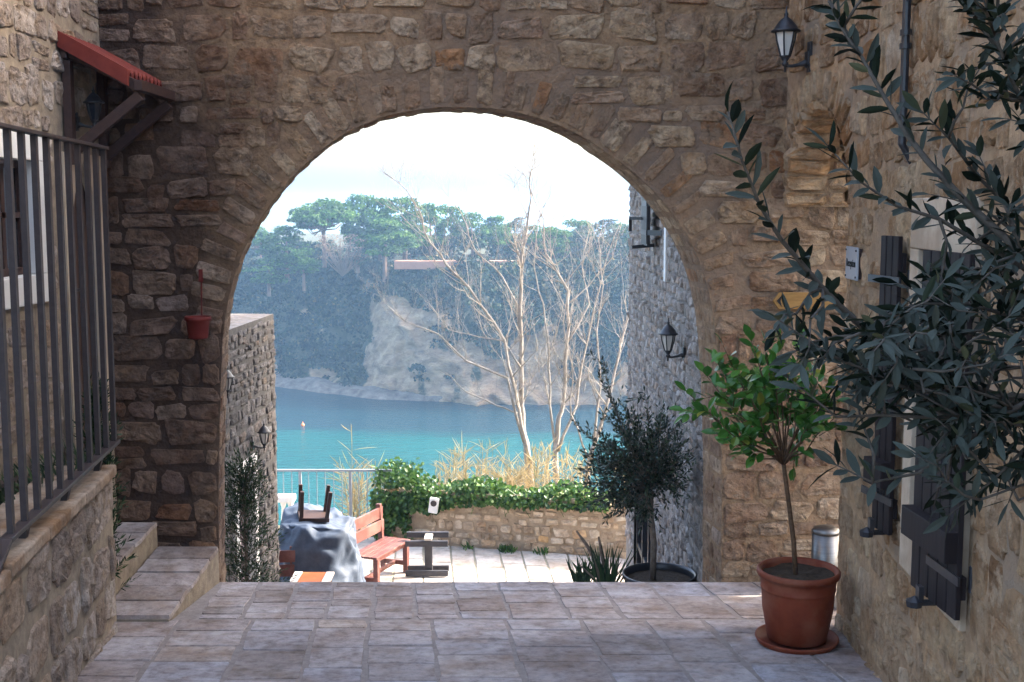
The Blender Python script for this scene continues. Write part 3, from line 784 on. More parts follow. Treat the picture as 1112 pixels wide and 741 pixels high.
# awning over the door
ax_in = HX + .01; ya_ = HX / P(62, 42, 1).x; ax_out = P(140, 84, ya_).x; yb_ = min(7.76, ax_out / P(188, 101, 1).x)
zin, zout = P(62, 42, ya_).z, P(140, 84, ya_).z
aw = thing('awning', (HX, 7.3, zin), 'small lean-to awning of red ridged tiles on dark timber brackets over the left door', 'awning')
mb = MB(); nr = 9; wd = (yb_ - ya_) / nr
for k in range(nr):                    # ridged roof tiles
    y0 = ya_ + k * wd
    prof = [(0, .0), (.12, .03), (.3, .045), (.5, .045), (.62, .03), (.74, .0), (1, -.002)]
    for (u0, h0), (u1, h1) in zip(prof, prof[1:]):
        a1, b1 = V((ax_in, y0 + u0 * wd, zin + h0)), V((ax_in, y0 + u1 * wd, zin + h1))
        a2, b2 = V((ax_out, y0 + u0 * wd, zout + h0)), V((ax_out, y0 + u1 * wd, zout + h1))
        dn = V((0, 0, -.018))
        mb.add([a1, b1, b2, a2, a1 + dn, b1 + dn, b2 + dn, a2 + dn], [(0, 1, 2, 3), (4, 7, 6, 5), (3, 2, 6, 7), (0, 3, 7, 4), (1, 5, 6, 2)])
mb.prism([V((ax_in, ya_ - .03, zin - .05)), V((ax_out, ya_ - .03, zout - .05)), V((ax_out, ya_ - .03, zout + .045)), V((ax_in, ya_ - .03, zin + .045))], (0, .03, 0))
mb.build('roof', ['tile'], aw)
mb = MB()
for yy in (ya_ + .05, (ya_ + yb_) / 2, yb_ - .05): mb.beam((ax_in, yy, zin - .05), (ax_out + .04, yy, zout - .05), .045, .06)
mb.beam((ax_out + .05, ya_, zout - .045), (ax_out + .05, yb_, zout - .045), .05, .06)
mb.box((ax_in + .02, (ya_ + yb_) / 2, zin - .06), (.04, yb_ - ya_, .1))
mb.build('rafter', ['darkwood'], aw, bevel=.003)
for yy in (ya_ + .05, yb_ - .05):
    mb = MB(); mb.beam((ax_out + .05, yy, zout - .1), (ax_in + .02, yy, zout - .44), .05, .06); mb.box((ax_in + .025, yy, zout - .2), (.05, .06, .6))
    mb.build('bracket', ['darkwood'], aw, bevel=.003)

# raised terrace behind the railing
mb = MB()
def wx(y): return -1.50 - .114 * y
mb.add([(wx(1) - .3, 1, TZ - .06), (wx(6.55) - .3, 6.55, TZ - .06), (-2.9, 7.9, TZ - .06), (-6, 7.9, TZ - .06), (-6, 1, TZ - .06)], [(0, 1, 2, 3, 4)], 0)
struct(mb.build('raised_terrace', ['slab_joint']))
mb = MB()
for i in range(12):
    for j in range(4):
        y0 = 2.2 + i * .45; x1 = wx(y0 + .45) - .32 - j * .4
        slab(mb, [(x1 - .39, y0), (x1, y0), (x1, y0 + .44), (x1 - .39, y0 + .44)], lambda x, y: TZ - .058, 0)
struct(mb.build('terrace_paving', ['slab']))
# retaining wall with coping
WE = V((wx(6.6), 6.6, 0)); Sw = V((.114, -1, 0)).normalized(); Nw = V((1, .114, 0)).normalized()
rw = thing('retaining_wall', (WE.x, WE.y, 0), 'near left retaining wall of big rough blocks under the iron railing', 'wall')
WT = 1.0
mb = MB(); panel(mb, WE, Sw, 0, 5, -.1, WT)
mb.add([WE - Z * .1, WE + Z * WT, WE + Z * WT - Nw * .32, WE - Z * .1 - Nw * .32], [(0, 1, 2, 3)])
mb.add([WE - Nw * .32, WE - Nw * .32 + Z * WT, WE + Sw * 5 - Nw * .32 + Z * WT, WE + Sw * 5 - Nw * .32], [(0, 1, 2, 3)])
mb.add([WE + Z * WT, WE - Nw * .32 + Z * WT, WE + Sw * 5 - Nw * .32 + Z * WT, WE + Sw * 5 + Z * WT], [(0, 1, 2, 3)])
rubble(mb, WE, Sw, Nw, 0.02, WT, lambda t: [(0, 5)], (.16, .32), (.16, .42), .008, .018, 1, 3, .10, 4.6, .0)
mb.build('wall', ['house_mortar', 'house_stone'], rw)
mb = MB(); s = -.02
k = 0
while s < 5:
    l = R.uniform(.5, .75); zz = WT + .002 + .008 * (k % 3)
    for q in (0,):
        c = WE + Sw * (s + l / 2) - Nw * .15 + Z * (zz + .03)
        mb.box(c, (l - .012, .36, .062), Matrix((Sw, Nw, Z)).transposed())
    s += l; k += 1
mb.build('coping', ['coping'], rw, bevel=.01)
# earth between wall and steps + two long side steps
mb = MB()
def wedge(mbx, xa0, xb0, xa1, xb1, y0, y1, z0, z1, m=0):
    vs = [(xa0, y0, z0), (xb0, y0, z0), (xb1, y1, z1), (xa1, y1, z1)]
    lo = [(x, y, -.15) for x, y, z in vs]
    mbx.add(vs + lo, [(0, 1, 2, 3), (0, 4, 5, 1), (1, 5, 6, 2), (2, 6, 7, 3), (3, 7, 4, 0)], m)
wedge(mb, -2.42, -2.0, -2.36, -1.96, 6.75, AY - .01, .112, .235, 0)
wedge(mb, -2.62, -2.425, -2.62, -2.365, 6.62, AY - .01, .30, .40, 0)
n_ = 5
for i in range(n_):
    y0 = 6.75 + i * 1.03 / n_ + .008; y1 = y0 + 1.03 / n_ - .012; t0 = (y0 - 6.75) / 1.05; t1 = (y1 - 6.75) / 1.05
    zf = lambda x, y: .113 + (y - 6.75) / 1.05 * .123
    slab(mb, [(-2.415 + t0 * .055, y0), (-1.99 + t0 * .035, y0), (-1.99 + t1 * .035, y1), (-2.415 + t1 * .055, y1)], zf, 1, th=.02)
    zf2 = lambda x, y: .302 + (y - 6.62) / 1.18 * .1
    slab(mb, [(-2.6, y0), (-2.41 + t0 * .055, y0), (-2.41 + t1 * .055, y1), (-2.6, y1)], zf2, 1, th=.02)
struct(mb.build('side_steps', ['house_mortar', 'slab']))

# iron railing
rl = thing('railing', (wx(6), 6, WT), 'tall dark iron railing of square bars on the near left wall', 'railing')
RT, RBt = 2.83, 1.15
rp = lambda y, z: V((wx(y) - .02, y, z))
mb = MB(); mb.beam(rp(3.6, RT), rp(6.84, RT), .05, .018); mb.build('top_rail', ['iron'], rl, bevel=.003)
mb = MB(); mb.beam(rp(4.75, RBt), rp(6.84, RBt), .055, .022); mb.beam(rp(4.75, RBt), rp(3.4, RBt - .62), .055, .022); mb.build('bottom_rail', ['iron'], rl, bevel=.003)
for i in range(15):
    y = 6.8 - i * .197
    zb = RBt if y > 4.75 else RBt - (4.75 - y) * .46
    mb = MB(); mb.beam(rp(y, zb), rp(y, RT), .026, .026, up=(1, 0, 0)); mb.build('bar', ['iron'], rl)
for y in (6.45, 5.75, 5.05):
    mb = MB(); mb.beam(rp(y, WT + .03) + V((-.03, .0, 0)), rp(y, RBt), .03, .03, up=(1, 0, 0)); mb.build('post', ['iron'], rl)
# a second stretch of railing along the stairs by the house
r2 = thing('railing', (-2.45, 5.2, TZ), 'second shorter run of dark iron bars behind the near railing at far left', 'railing')
mb = MB(); mb.beam((-2.5, 4.9, 2.72), (-2.5, 5.9, 2.72), .04, .018); mb.build('top_rail', ['iron'], r2)
mb = MB(); mb.beam((-2.5, 4.9, 1.15), (-2.5, 5.9, 1.15), .04, .018); mb.build('bottom_rail', ['iron'], r2)
for i in range(6):
    mb = MB(); mb.beam((-2.5, 4.95 + i * .18, TZ if i in (0, 5) else 1.15), (-2.5, 4.95 + i * .18, 2.72), .022, .022, up=(1, 0, 0)); mb.build('bar', ['iron'], r2)

# ------------------------------------------------------------------ lanterns
def make_lantern():
    t = thing('wall_lantern', (0, 0, 0), '', 'lantern')     # origin at wall plate; lamp hangs toward -X
    mb = MB(); X = -.15
    mb.box((-.008, 0, .0), (.016, .05, .17)); mb.prism([(-.016, -.03, -.05), (-.016, .03, -.05), (-.016, .03, .03), (-.016, -.03, .03)], (-.012, 0, 0))
    mb.build('backplate', ['black'], t, bevel=.003)
    mb = MB(); mb.tube([(-.02, 0, -.04), (-.04, 0, -.035), (-.07, 0, -.045), (-.11, 0, -.052), (X, 0, -.05)], [.026, .018, .011, .009, .009], 8)
    mb.lathe([(0, -.09), (.007, -.08), (.007, -.055), (.016, -.05), (.02, -.035), (.012, -.03), (.028, -.005), (.036, .004), (0, .004)], 10, (X, 0, 0)); mb.build('arm', ['black'], t, smooth=True)
    mb = MB(); mb.lathe([(.026, .006), (.05, .09), (.056, .135), (0, .135)], 6, (X, 0, 0)); mb.build('glass', ['glass_white'], t)
    mb = MB()
    for k in range(6):
        a = math.pi * k / 3; c, s = math.cos(a), math.sin(a)
        mb.tube([(X + c * .028, s * .028, .003), (X + c * .052, s * .052, .088), (X + c * .059, s * .059, .137)], .0052, 5)
    mb.build('frame', ['black'], t)
    mb = MB(); mb.lathe([(0, .13), (.08, .135), (.086, .142), (.07, .152), (.052, .18), (.032, .205), (.012, .218), (.01, .228), (.014, .235), (.006, .245), (.003, .275), (0, .277)], 12, (X, 0, 0)); mb.build('cap', ['black'], t, smooth=True)
    return t
lan = make_lantern()
def put_lantern(o, p, rz, s, label):
    o.location = p; o.rotation_euler = (0, 0, rz); o.scale = (s, s, s); o['label'] = label; o['group'] = 'black wall lanterns'
yl = 7.36; xl = SA.x + Ss.x * (yl - 6.67) / Ss.y
pl = P(880, 62, yl); lan2 = [copy_tree(lan) for _ in range(4)]
put_lantern(lan, (xl, yl, pl.z), .10, 1.06, 'black lantern with milky panes high in the corner above the side arch')
put_lantern(lan2[0], (1.44, 9.85, P(745, 381, 9.85).z), .1, 1.0, 'black lantern on the right building beyond the arch, above the potted olive')
put_lantern(lan2[1], (lx(12.0), 12.0, P(277, 482, 12.0).z), math.pi, .85, 'black lantern over the door of the low left building')
put_lantern(lan2[2], (lx(10.75), 10.75, P(238, 424, 10.75).z), math.pi, .85, 'black lantern half hidden behind the left foot of the arch')
put_lantern(lan2[3], (HX, 7.32, P(115, 132, 7.4).z), math.pi, .75, 'small black lantern in the deep shade under the red tiled awning')
for ch_ in lan2[3].children:
    if ch_.name.startswith('glass'): ch_.data = ch_.data.copy(); ch_.data.materials[0] = M['dark_glass']  # milky panes swapped for dark glass, deep shade put into the colour

# ------------------------------------------------------------------ signs, red wall pot, bin
def text_mesh(body, size, name, m, parent, loc, rot, ext=.001, sx=1, align='CENTER'):
    cu = bpy.data.curves.new(name, 'FONT'); cu.body = body; cu.size = size; cu.extrude = ext; cu.align_x = align; cu.align_y = 'CENTER'
    to = bpy.data.objects.new(name, cu); C.objects.link(to); bpy.context.view_layer.update()
    me = bpy.data.meshes.new_from_object(to.evaluated_get(bpy.context.evaluated_depsgraph_get()))
    bpy.data.objects.remove(to); me.name = name; me.materials.clear(); me.materials.append(M[m])
    o = bpy.data.objects.new(name, me); C.objects.link(o); o.parent = parent; o.location = loc; o.rotation_euler = rot; o.scale = (sx, 1, 1)
    return o
ysg = 6.42; sgc = V((rx(ysg) - .03, ysg, P(918, 286, ysg).z))
sg = thing('sign', sgc, 'small grey metal reception plate on the right wall beside the side arch', 'sign', rz=math.atan2(Sr.y, Sr.x))
mb = MB(); mb.box((0, 0, 0), (.27, .012, .175)); o = mb.build('plate', ['plate'], None, bevel=.003); o.parent = sg
mb = MB(); mb.box((0, .014, 0), (.25, .02, .16)); o = mb.build('backing', ['darkwood'], None); o.parent = sg
for x_ in (-.12, .12):
    for z_ in (-.07, .07): mb = MB(); mb.tube([(x_, -.012, z_), (x_, -.004, z_)], .006, 8); o = mb.build('screw', ['black'], None); o.parent = sg
text_mesh('Reception', .062, 'lettering', 'ink', sg, (0, -.0075, 0), (math.pi / 2, 0, 0), sx=.85)
wc = P(871, 327, AY - .055)
ws_ = thing('sign', wc, 'brown wooden arrow sign half hidden by olive leaves on the stone wall', 'sign')
mb = MB(); mb.prism([(-.19, 0, 0), (-.15, 0, -.055), (.21, 0, -.055), (.21, 0, .055), (-.15, 0, .055)], (0, .022, 0)); o = mb.build('board', ['signwood'], None, bevel=.004); o.parent = ws_
mb = MB(); mb.prism([(-.165, -.002, 0), (-.13, -.002, -.04), (-.14, -.002, 0), (-.13, -.002, .04)], (0, .004, 0)); o = mb.build('arrow', ['ink'], None); o.parent = ws_

rp_ = thing('wall_pot', P(215, 356, AY - .13), 'small dark red pot hanging in a bracket on the left side of the arch wall', 'pot')
mb = MB(); mb.lathe([(0, -.07), (.058, -.07), (.063, -.06), (.075, .045), (.084, .048), (.084, .072), (.076, .072), (.07, .03), (0, .03)], 24)
for i in range(len(mb.v)): mb.v[i] = mb.v[i]
o = mb.build('pot', ['redpot'], None, smooth=True); o.parent = rp_
mb = MB(); mb.tube([(0, .1, .06), (0, .12, .36)], .005, 6); mb.box((0, .11, .33), (.026, .016, .08))
mb.tube([(.085 * math.cos(a), .085 * math.sin(a), .05) for a in [math.pi * k / 8 for k in range(9)]], .005, 5, cap=True); o = mb.build('bracket', ['redpot'], None); o.parent = rp_

bc = V((P(893, 600, 7.45).x + .02, 7.45, .135))
bn = thing('waste_bin', bc, 'brushed steel pedal bin on the pale threshold of the side passage', 'bin')
mb = MB(); mb.lathe([(0, 0), (.085, 0), (.088, .01), (.088, .30), (0, .30)], 32); o = mb.build('body', ['steel'], None, smooth=True); o.parent = bn
mb = MB(); mb.lathe([(0, .303), (.091, .303), (.091, .318), (.08, .332), (.04, .345), (0, .348)], 32); o = mb.build('lid', ['steel'], None, smooth=True); o.parent = bn
mb = MB(); mb.lathe([(0, -.004), (.092, -.004), (.092, .016), (.088, .016)], 32); mb.box((0, -.1, .012), (.06, .05, .01)); o = mb.build('base_ring', ['black'], None); o.parent = bn

# ------------------------------------------------------------------ leaves
def leaf(mb, p, d, nrm, L, W, m=0, curl=None, simple=False):
    if curl is None: curl = R.gauss(.12, .14)
    d = d.normalized(); s = d.cross(nrm)
    if s.length < 1e-4: s = d.cross(V((1, .3, .2)))
    s.normalize(); n = s.cross(d).normalized()
    if simple:
        mb.add([p, p + d * L * .5 + s * W / 2, p + d * L, p + d * L * .5 - s * W / 2], [(0, 1, 2, 3)], m); return
    st = [(0, .12), (.3, .85), (.6, 1), (.85, .55), (1, .02)]
    vs = []
    for u, w_ in st:
        c = p + d * L * u + n * (-curl * L * u * u)
        vs += [c + s * W / 2 * w_ + n * W * .12 * w_, c, c - s * W / 2 * w_ + n * W * .12 * w_]
    fs = []
    for i in range(4):
        a = i * 3; fs += [(a, a + 1, a + 4, a + 3), (a + 1, a + 2, a + 5, a + 4)]
    mb.add(vs, fs, m)
def rv(): 
    while True:
        v = V((R.uniform(-1, 1), R.uniform(-1, 1), R.uniform(-1, 1)))
        if .05 < v.length < 1: return v.normalized()
def twig_leaves(mb, pts, step, L, W, pairs=True, start=.0, simple=False, spread=.75):
    pts = [V(p) for p in pts]; tot = sum((b - a).length for a, b in zip(pts, pts[1:])); acc = 0; nxt = start * tot; k = 0
    for a, b in zip(pts, pts[1:]):
        seg = (b - a).length; d = (b - a).normalized()
        while nxt < acc + seg:
            p = a + d * (nxt - acc)
            ref = rv(); side = d.cross(ref).normalized()
            if k % 2: side = side.cross(d).normalized()
            for sg_ in ((1, -1) if pairs else (1,)):
                if R.random() < .12: continue
                dir_ = (d * R.uniform(.6, 1) + side * sg_ * spread + rv() * .25)
                leaf(mb, p, dir_, rv() * .9 + Z, L * R.uniform(.5, 1.2), W * R.uniform(.8, 1.15), simple=simple)
            k += 1; nxt += step * R.uniform(.8, 1.2)
        acc += seg
    leaf(mb, pts[-1], (pts[-1] - pts[-2]) + rv() * .01, rv() + Z, L, W, simple=simple)
def wobble(p, q, n, amp):
    out = [p]
    for i in range(1, n): out.append(p.lerp(q, i / n) + rv() * amp)
    out.append(q); return out

# near olive tree at the right edge
ot = thing('olive_tree', (1.36, 2.75, gz(2.75)), 'close olive tree whose grey green sprays reach in from the right edge', 'tree')
wood = MB(); lv = MB()
tr = [(1.36, 2.75, gz(2.75)), (1.34, 2.78, 1.1), (1.36, 2.72, 1.6), (1.33, 2.75, 2.1), (1.36, 2.7, 2.6), (1.34, 2.72, 3.2)]
wood.tube(tr, [.05, .045, .04, .034, .025, .012], 8)
mains = [
 ([(1180, 330), (1110, 275), (1049, 220), (1007, 175), (987, 149), (961, 107), (935, 61), (916, 29), (897, -8)], 2.5, 2.7, .010, .035, .42),
 ([(1180, 470), (1110, 440), (1040, 415), (976, 389), (931, 351), (893, 313), (871, 287), (848, 260), (825, 223), (806, 175), (791, 122)], 2.7, 2.25, .010, .035, .35),
 ([(1170, 330), (1110, 290), (1060, 262), (1020, 238), (974, 224), (935, 198), (900, 160)], 2.65, 2.5, .007, .036, .30),
 ([(1200, 220), (1150, 160), (1110, 110), (1097, 84), (1081, 39), (1065, -10)], 2.55, 2.4, .008, .03, .1),
 ([(1180, 470), (1110, 462), (1040, 455), (961, 451), (908, 453), (862, 415)], 2.6, 2.3, .007, .05, .1),
 ([(1180, 400), (1100, 445), (1039, 485), (997, 514), (947, 524), (908, 505)], 2.5, 2.4, .007, .05, .25),
 ([(1160, 430), (1070, 430), (980, 420), (900, 385), (842, 345)], 2.6, 2.3, .007, .03, .1),
 ([(1180, 280), (1120, 250), (1060, 190), (1030, 150), (1000, 120)], 2.7, 2.6, .006, .035, .4),
 ([(1180, 150), (1130, 110), (1090, 60), (1060, 20), (1040, -10)], 2.7, 2.6, .006, .035, .4),
 ([(1180, 440), (1120, 480), (1080, 520), (1030, 560)], 2.55, 2.4, .006, .03, .2),
 ([(1180, 360), (1120, 350), (1050, 330), (1000, 330), (960, 350)], 2.75, 2.4, .006, .03, .2),
]
allpts = []
for px, y0, y1, r0, st, start in mains:
    n = len(px); pts = [P(x, y, y0 + (y1 - y0) * i / (n - 1)) for i, (x, y) in enumerate(px)]
    wood.tube([V((1.35, 2.73, min(3.1, max(1.2, pts[0].z - .15))))] + pts, [r0 * 1.3] + [r0 * (1 - .8 * i / (n - 1)) for i in range(n)], 6)
    twig_leaves(lv, pts[1:], st * .62, .068, .0185, start=start * .4)
    allpts += [(pts[i], (pts[i] - pts[i - 1]).normalized()) for i in range(1, n)]
def to_px(p):
    d = p - V((0, 0, CAMZ)); dep = d.y * cT - d.z * sT; up = d.y * sT + d.z * cT
    return 556 + F * d.x / dep, 370.5 - F * up / dep
# the crown is gappy: these are its open windows, as (x0, x1, y0, y1, chance a spray grows there)
gaps = [(-500, 742, 0, 741, .0), (900, 1062, 150, 292, .06), (740, 905, 0, 290, .03), (905, 1000, 430, 640, .12), (1000, 1112, 560, 741, .02), (900, 1000, 250, 350, .2), (905, 1060, 0, 150, .15), (1060, 1112, 0, 250, .9), (740, 905, 440, 741, .0), (740, 905, 290, 440, .35), (1000, 1112, 480, 560, .6)]
def allowed(p):
    x, y = to_px(p)
    for a, b, c, d, ch in gaps:
        if a <= x <= b and c <= y <= d: return R.random() < ch
    return True
def spray(p, q, w0):
    pts = wobble(p, q, 4, .012); wood.tube(pts, [w0, w0 * .85, w0 * .7, w0 * .5, w0 * .3], 5)
    twig_leaves(lv, pts, .025, .055, .0155, start=.1)
for k in range(290):
    p, d = R.choice(allpts)
    q = p + (d * .5 + rv() * .8 + V((-.25, 0, .05))).normalized() * R.uniform(.12, .26)
    if allowed(q) and allowed(p.lerp(q, .5)): spray(p, q, .004)
for k in range(100):                      # thick inner mass low on the right
    p = P(R.uniform(940, 1125), R.triangular(260, 570, 420), R.uniform(2.3, 2.85))
    q = p + (rv() + V((-.5, 0, -.05))).normalized() * R.uniform(.12, .26)
    if allowed(q) and allowed(p):
        wood.tube([V((1.34, 2.73, p.z)), p], [.003, .003], 4) if R.random() < .12 else None; spray(p, q, .0032)
wood.build('trunk', ['olivebark'], ot, smooth=True); lv.build('foliage', ['olive'], ot)

# potted citrus
pc = P(865, 698, 6.28); pc.z = gz(6.28) + .01
pot = thing('flower_pot', pc, 'large terracotta pot with a saucer at the foot of the right wall', 'pot')
mb = MB()
mb.lathe([(.0, .03), (.150, .03), (.158, .035), (.188, .20), (.195, .30), (.196, .305), (.199, .31), (.200, .318), (.197, .323), (.202, .36), (.203, .375), (.216, .38), (.222, .392), (.222, .408), (.214, .418), (.204, .415), (.196, .40), (.19, .36)], 56)
o = mb.build('pot', ['terracotta'], None, smooth=True); o.parent = pot
mb = MB(); mb.lathe([(0, .0), (.19, .0), (.212, .012), (.224, .035), (.222, .043), (.214, .040), (.20, .02), (0, .018)], 56); o = mb.build('saucer', ['terracotta'], None, smooth=True); o.parent = pot
mb = MB(); vs = [(0, 0, .385)]; 
for rr_ in (.07, .13, .192):
    for k in range(24):
        a = 2 * math.pi * k / 24; vs.append((rr_ * math.cos(a), rr_ * math.sin(a), .383 + R.uniform(-.008, .008)))
fs = [(0, 1 + k, 1 + (k + 1) % 24) for k in range(24)] + [(1 + j * 24 + k, 1 + j * 24 + (k + 1) % 24, 25 + j * 24 + (k + 1) % 24, 25 + j * 24 + k) for j in range(2) for k in range(24)]
mb.add(vs, fs); o = mb.build('soil', ['soil'], None); o.parent = pot
ct = thing('citrus_tree', pc + V((0, 0, .38)), 'young citrus tree with fresh green leaves in the big terracotta pot', 'tree')
wood = MB(); lv = MB(); Yc = 6.28
t0 = P(864, 622, Yc); t0.z = pc.z + .37
tp = [t0, P(862, 590, Yc), P(857, 550, Yc + .01), P(853, 520, Yc), P(851, 505, Yc)]
wood.tube(tp, [.014, .0135, .012, .012, .011], 8)
top = tp[-1]
ends = [(765, 405), (745, 425), (785, 375), (790, 440), (800, 400), (815, 368), (830, 372), (770, 450), (800, 465), (845, 370), (855, 400), (870, 372), (885, 395), (900, 420), (893, 440), (905, 455), (880, 460), (865, 430), (835, 420), (820, 440), (810, 420), (875, 475), (840, 400), (890, 410), (780, 395), (825, 395), (828, 465), (795, 480)]
for ex, ey in ends:
    q = P(ex, ey, Yc + R.uniform(-.3, .3)); m1 = top.lerp(q, .45) + V((0, 0, -.03)) + rv() * .02; m0 = top.lerp(m1, .4) + V((0, 0, .02))
    pts = [top, m0, m1, m1.lerp(q, .5) + rv() * .015, q]
    wood.tube(pts, [.007, .0055, .004, .003, .002], 6)
    twig_leaves(lv, pts, .032, .086, .044, pairs=False, start=.42, spread=.9)
    for j in range(3):
        s_ = m1.lerp(q, R.uniform(.2, .8)); e_ = s_ + (rv() + (q - m1).normalized() * .8).normalized() * R.uniform(.08, .15)
        pts = wobble(s_, e_, 3, .008); wood.tube(pts, [.0025, .002, .0018, .0012], 5)
        twig_leaves(lv, pts, .03, .080, .042, pairs=False, spread=.9)
wood.build('trunk', ['brownbark'], ct, smooth=True); lv.build('foliage', ['citrus'], ct)

# olive in the black tub on the landing
Yo = 9.1; oc = P(716, 625, Yo); oc.z = LZ
tub = thing('planter', oc, 'wide black plastic tub at the head of the steps by the right building', 'planter')
mb = MB(); mb.lathe([(0, 0), (.22, 0), (.24, .02), (.275, .30), (.29, .305), (.292, .335), (.28, .338), (.268, .32), (.262, .28)], 40); o = mb.build('tub', ['blackpot'], None, smooth=True); o.parent = tub
mb = MB(); mb.lathe([(0, .285), (.15, .292), (.265, .28)], 24); o = mb.build('soil', ['soil'], None); o.parent = tub
o2 = thing('olive_tree', oc + V((0, 0, .285)), 'dark round headed olive tree standing in the black tub', 'tree')
wood = MB(); lv = MB()
b0 = P(709, 622, Yo); b0.z = LZ + .28; tp = [b0, P(710, 590, Yo), P(707, 560, Yo), P(706, 530, Yo)]
wood.tube(tp, [.026, .024, .022, .02], 8); top = tp[-1]
for k in range(165):
    if k < 12: ex, ey = [(655, 392), (652, 410), (662, 430), (700, 425), (720, 440), (745, 480), (748, 500), (620, 455), (632, 470), (628, 510), (640, 545), (735, 460)][k]
    else:
        a = R.uniform(0, 2 * math.pi); r_ = math.sqrt(R.random()); ex = 688 + 62 * r_ * math.cos(a); ey = 505 + 60 * r_ * math.sin(a)
    q = P(ex, ey, Yo + R.uniform(-.35, .35)); m1 = top.lerp(q, .5) + rv() * .04 + Z * .02
    pts = [top, top.lerp(m1, .5) + rv() * .02, m1, m1.lerp(q, .5) + rv() * .02, q]
    wood.tube(pts, [.01, .006, .004, .003, .002] if k < 30 else [.004, .003, .0025, .002, .0015], 5)
    twig_leaves(lv, pts[1:], .024, .052, .0165, start=.25, simple=True, spread=.8)
    for j in range(2):
        s_ = m1.lerp(q, R.random()); e_ = s_ + (rv() + (q - top).normalized() * .7).normalized() * R.uniform(.1, .2)
        twig_leaves(lv, [s_, s_.lerp(e_, .5) + rv() * .01, e_], .024, .05, .016, simple=True, spread=.8); wood.tube([s_, e_], [.002, .001], 4)
wood.build('trunk', ['bark'], o2, smooth=True); lv.build('foliage', ['olive2'], o2)

# weedy stump plant beside it
wc_ = P(650, 632, 9.3); wc_.z = LZ
wp = thing('shrub', wc_, 'cut back shrub with bare dark stems and spiky tufts left of the black tub', 'shrub')
wood = MB(); lv = MB()
for pts, r_ in (([(655, 640), (648, 612), (637, 592), (626, 577)], .017), ([(657, 640), (655, 612), (652, 595), (650, 583)], .013), ([(656, 640), (645, 628), (633, 617), (628, 611)], .008)):
    wood.tube([P(x, y, 9.3) for x, y in pts], [r_ * 1.3, r_, r_ * .8, r_ * .5], 7)
for k in range(90):
    a = R.gauss(0, .35); p = P(R.gauss(661, 5), 640, 9.3 + R.uniform(-.1, .1)); p.z = LZ + .1
    h = R.uniform(.18, .45); q = p + V((math.sin(a) * h, R.uniform(-.1, .1), h * math.cos(a)))
    leaf(lv, p, q - p, V((0, -1, .2)) + rv() * .3, h, .012, curl=.12)
for k in range(60):
    p = P(R.gauss(634, 4), 636, 9.35); p.z = LZ + .15; leaf(lv, p, V((R.gauss(0, .4), 0, 1)), V((0, -1, 0)), R.uniform(.1, .25), .015)
wood.build('stem', ['bark'], wp, smooth=True); lv.build('foliage', ['fir'], wp)

# dark conifer by the left foot of the arch, and one behind the near wall
def conifer(base, h, r, n, label, mname='fir', leafL=.09, clump=1.0):
    t = thing('shrub', base, label, 'shrub'); wood = MB(); lv = MB()
    wood.tube([base, base + Z * h * .9], [.02, .006], 6)
    for k in range(n):
        u = R.random() ** .8; z = u * h; a = R.uniform(0, 2 * math.pi)
        rr_ = r * (1 - u * .55) * (.75 + .35 * math.sin(u * 17 + a * 2)) * R.uniform(.5, 1.05)
        p0 = base + Z * z; p1 = p0 + V((math.cos(a) * rr_, math.sin(a) * rr_, .1 + .12 * R.random()))
        if k % 3 == 0: wood.tube([p0, p1], [.004, .001], 4)
        twig_leaves(lv, [p0.lerp(p1, .5), p0.lerp(p1, .8), p1], .022, leafL * .6, .011, simple=True)
    wood.build('stem', ['bark'], t, smooth=True); lv.build('foliage', [mname], t); return t
cb = P(268, 632, 10.0); cb.z = -1.0
conifer(V((cb.x, 10.0, -.95)), 1.2, .42, 480, 'tall dark feathery shrub against the low left building beyond the arch')
conifer(V((-2.44, 6.95, .15)), 1.15, .2, 420, 'dark green shrub squeezed between the retaining wall and the arch')
# grass tufts on the raised terrace at the left wall
tg = MB()
for k in range(260):
    p = V((HX + R.uniform(.02, .2), R.uniform(5.3, 6.9), TZ - .05)); leaf(tg, p, Z + rv() * .6, V((1, 0, 0)) + rv() * .3, R.uniform(.08, .28), .02, curl=.3)
tag(tg.build('grass', ['fir']), 'weeds along the foot of the left house', kind='stuff')

# ------------------------------------------------------------------ furniture on the lower terrace
def part(mb, name, m, t, bevel=.004, smooth=False):
    o = mb.build(name, [m], None, bevel=bevel, smooth=smooth); o.parent = t; return o
# bench: local x = depth (back at -x), y = length
bn_ = thing('wooden_bench', (-1.69, 14.75, FZ), 'short red wooden bench with a two board back on the sunlit terrace', 'bench', rz=math.radians(-22))
for i in range(4): part_mb = MB(); part_mb.box((-.05 - i * .098, .43, .43), (.09, .94, .03)); part(part_mb, 'seat', 'redwood', bn_) if i == 0 else (part_mb.build('seat_board', ['redwood'], None, bevel=.004).__setattr__('parent', bn_))
for z in (.61, .78): mb = MB(); mb.box((-.41 - (z - .6) * .1, .43, z), (.03, .94, .15)); part(mb, 'back_board', 'redwood', bn_)
for y in (.02, .84):
    mb = MB(); mb.box((-.04, y, .205), (.065, .065, .41)); part(mb, 'leg', 'redwood', bn_)
    mb = MB(); mb.beam((-.38, y, 0), (-.445, y, .9), .065, .055, up=(0, 1, 0)); part(mb, 'leg', 'redwood', bn_)
    mb = MB(); mb.box((-.21, y, .13), (.3, .035, .06)); part(mb, 'stretcher', 'redwood', bn_)
mb = MB(); mb.box((-.06, .43, .385), (.03, .78, .06)); mb.box((-.21, .43, .13), (.04, .8, .05)); part(mb, 'apron', 'redwood', bn_)
